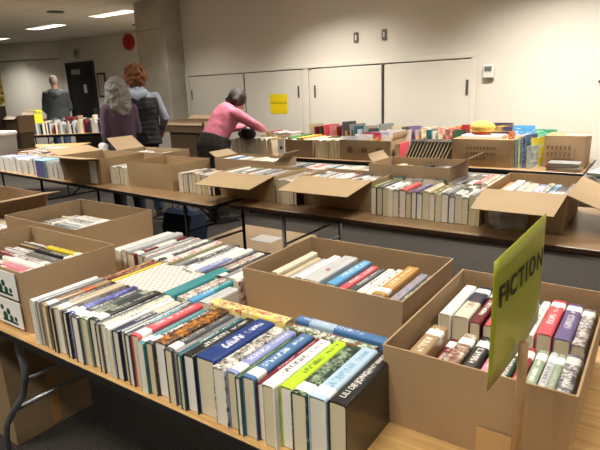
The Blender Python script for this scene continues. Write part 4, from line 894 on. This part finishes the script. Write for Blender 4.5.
# woman with long grey hair
L2 = (-4.88, 3.62, 0); H = 1.67
J = standing(H, .135, .80, 0, armL=[(-.13, 0, 1.36), (-.165, -.01, 1.1), (-.12, .2, 1.0)], armR=[(.13, 0, 1.36), (.165, -.01, 1.1), (.12, .2, 1.0)])
e = person('person with long grey hair and plum sweater beside the quilted vest', L2, yaw_away(L2, .25), H, J)
top(e, J, flat('plum_knit', '4a3644', .95), 'plum_sweater', .03)
b = MB(); hc = Vector(J['head']); b.ell(hc + Vector((0, -.02, .015)), (.1, .11, .125)); R = random.Random(5)
for k in range(46):
    a = pi * (-1.08 + 1.16 * k / 45) ; x, y = cos(a) * .105, sin(a) * .1 - .02
    z0 = hc.z + .06; zz = hc.z - R.uniform(.22, .28); pts = [hc + Vector((x * .7, y * .7, .08)), hc + Vector((x * .95, y * 1.0, 0)), hc + Vector((x * 1.0 + R.uniform(-.015, .015), y * 1.1, -.1)), hc + Vector((x * 1.05 + R.uniform(-.02, .02), y * 1.2, -.18)), Vector((x * 1.2, y * 1.1 + .01, zz))]
    b.tube(pts, [.02, .024, .024, .022, .01], 7)
fuse('long_hair', b, flat('grey_hair', '77726a', .75, var=.5, nscale=45), e, .009, 2, (.035, .05))
pants(e, J, flat('dark_trousers', '22242a', .9)); shoes(e, J, flat('dark_shoe', '1d1c1b', .6))
b = MB(); b.box(-.235, -.165, -.06, .14, .86, 1.0, bev=.02); b.build('handbag', flat('pale_bag', 'b9b2b4', .6), e, True)
# man in hooded jacket
L3 = (-10.66, 6.38, 0); H = 1.92
J = standing(H, .185, 1.25, 0)
e = person('person in dark grey hooded jacket at far table, seen from behind', L3, yaw_away(L3, .1), H, J)
top(e, J, flat('charcoal_jacket', '33373a', .85), 'jacket', .045)
b = MB(); b.tube([(-.1, -.02, 1.60), (-.07, -.13, 1.57), (0, -.17, 1.54), (.07, -.13, 1.57), (.1, -.02, 1.60)], [.055, .07, .075, .07, .055], 12); fuse('hood', b, flat('grey_hood', '5c6066', .9), e, .014, 3)
b = MB(); b.ell(Vector(J['head']) + Vector((0, -.02, .02)), (.082, .098, .105)); fuse('short_hair', b, flat('white_hair', 'b9a79c', .8), e, .01, 1)
pants(e, J, flat('blue_jeans', '3f5068', .9)); shoes(e, J, flat('dark_shoe', '1d1c1b', .6))
# woman in pink leaning over the boxes (local +y = towards the rear table's right)
L4 = (-4.255, 4.375, 0); H = 1.65
ya = yaw_away(L4, -1.1)
rot = Matrix.Rotation(-.75, 3, 'X')
J = dict(hip=(0, 0, .88), head=(0, .36, 1.38), neck=(0, .27, 1.28), head_rot=rot, waistv=(0, .05, .12), palm=(0, .3, 1))
J['torso'] = [((0, -.02, .86), .16, .125), ((0, .02, .97), .158, .12), ((0, .085, 1.07), .15, .115), ((0, .165, 1.18), .17, .12), ((0, .225, 1.26), .16, .105), ((0, .27, 1.31), .08, .07)]
J['armL'] = [(-.18, .22, 1.25), (-.2, .36, 1.05), (-.12, .56, 1.06)]
J['armR'] = [(.17, .22, 1.25), (.22, .40, 1.12), (.12, .62, 1.03)]
J['legL'] = [(-.09, 0, .86), (-.10, .02, .47), (-.11, -.02, .085)]; J['legR'] = [(.09, 0, .86), (.10, .03, .47), (.12, .0, .085)]
e = person('person in pink jumper leaning over boxes at the rear table', L4, ya, H, J)
top(e, J, flat('pink_knit', 'd0758a', .95), 'pink_jumper', .028)
b = MB(); hc = Vector(J['head']); b.ell(hc + rot @ Vector((0, -.025, .02)), (.1, .112, .125), rot=rot)
for s in (-1, 0, 1): b.tube([hc + rot @ Vector((s * .06, -.05, .05)), hc + rot @ Vector((s * .085, -.06, -.05)), hc + rot @ Vector((s * .08, -.02, -.12))], [.04, .045, .02], 8)
fuse('bobbed_hair', b, flat('brown_grey_hair', '33271c', .7, var=.45, nscale=30), e, .009, 2)
pants(e, J, flat('dark_brown_trousers', '211b18', .9), hips=(.215, .19), wide=1.3); shoes(e, J, flat('dark_shoe', '1d1c1b', .6))
b = MB(); b.ell((.0, .46, .99), (.14, .10, .075)); b.ell((.05, .44, 1.04), (.08, .08, .05)); hb = fuse('shoulder_bag', b, flat('black_leather', '16161a', .35), e, .012, 3)
# unused rail empty removed: keep only real fittings
bpy.data.objects.remove(wr)
print('BOOKS', BOOKN, 'OBJECTS', len(bpy.data.objects))
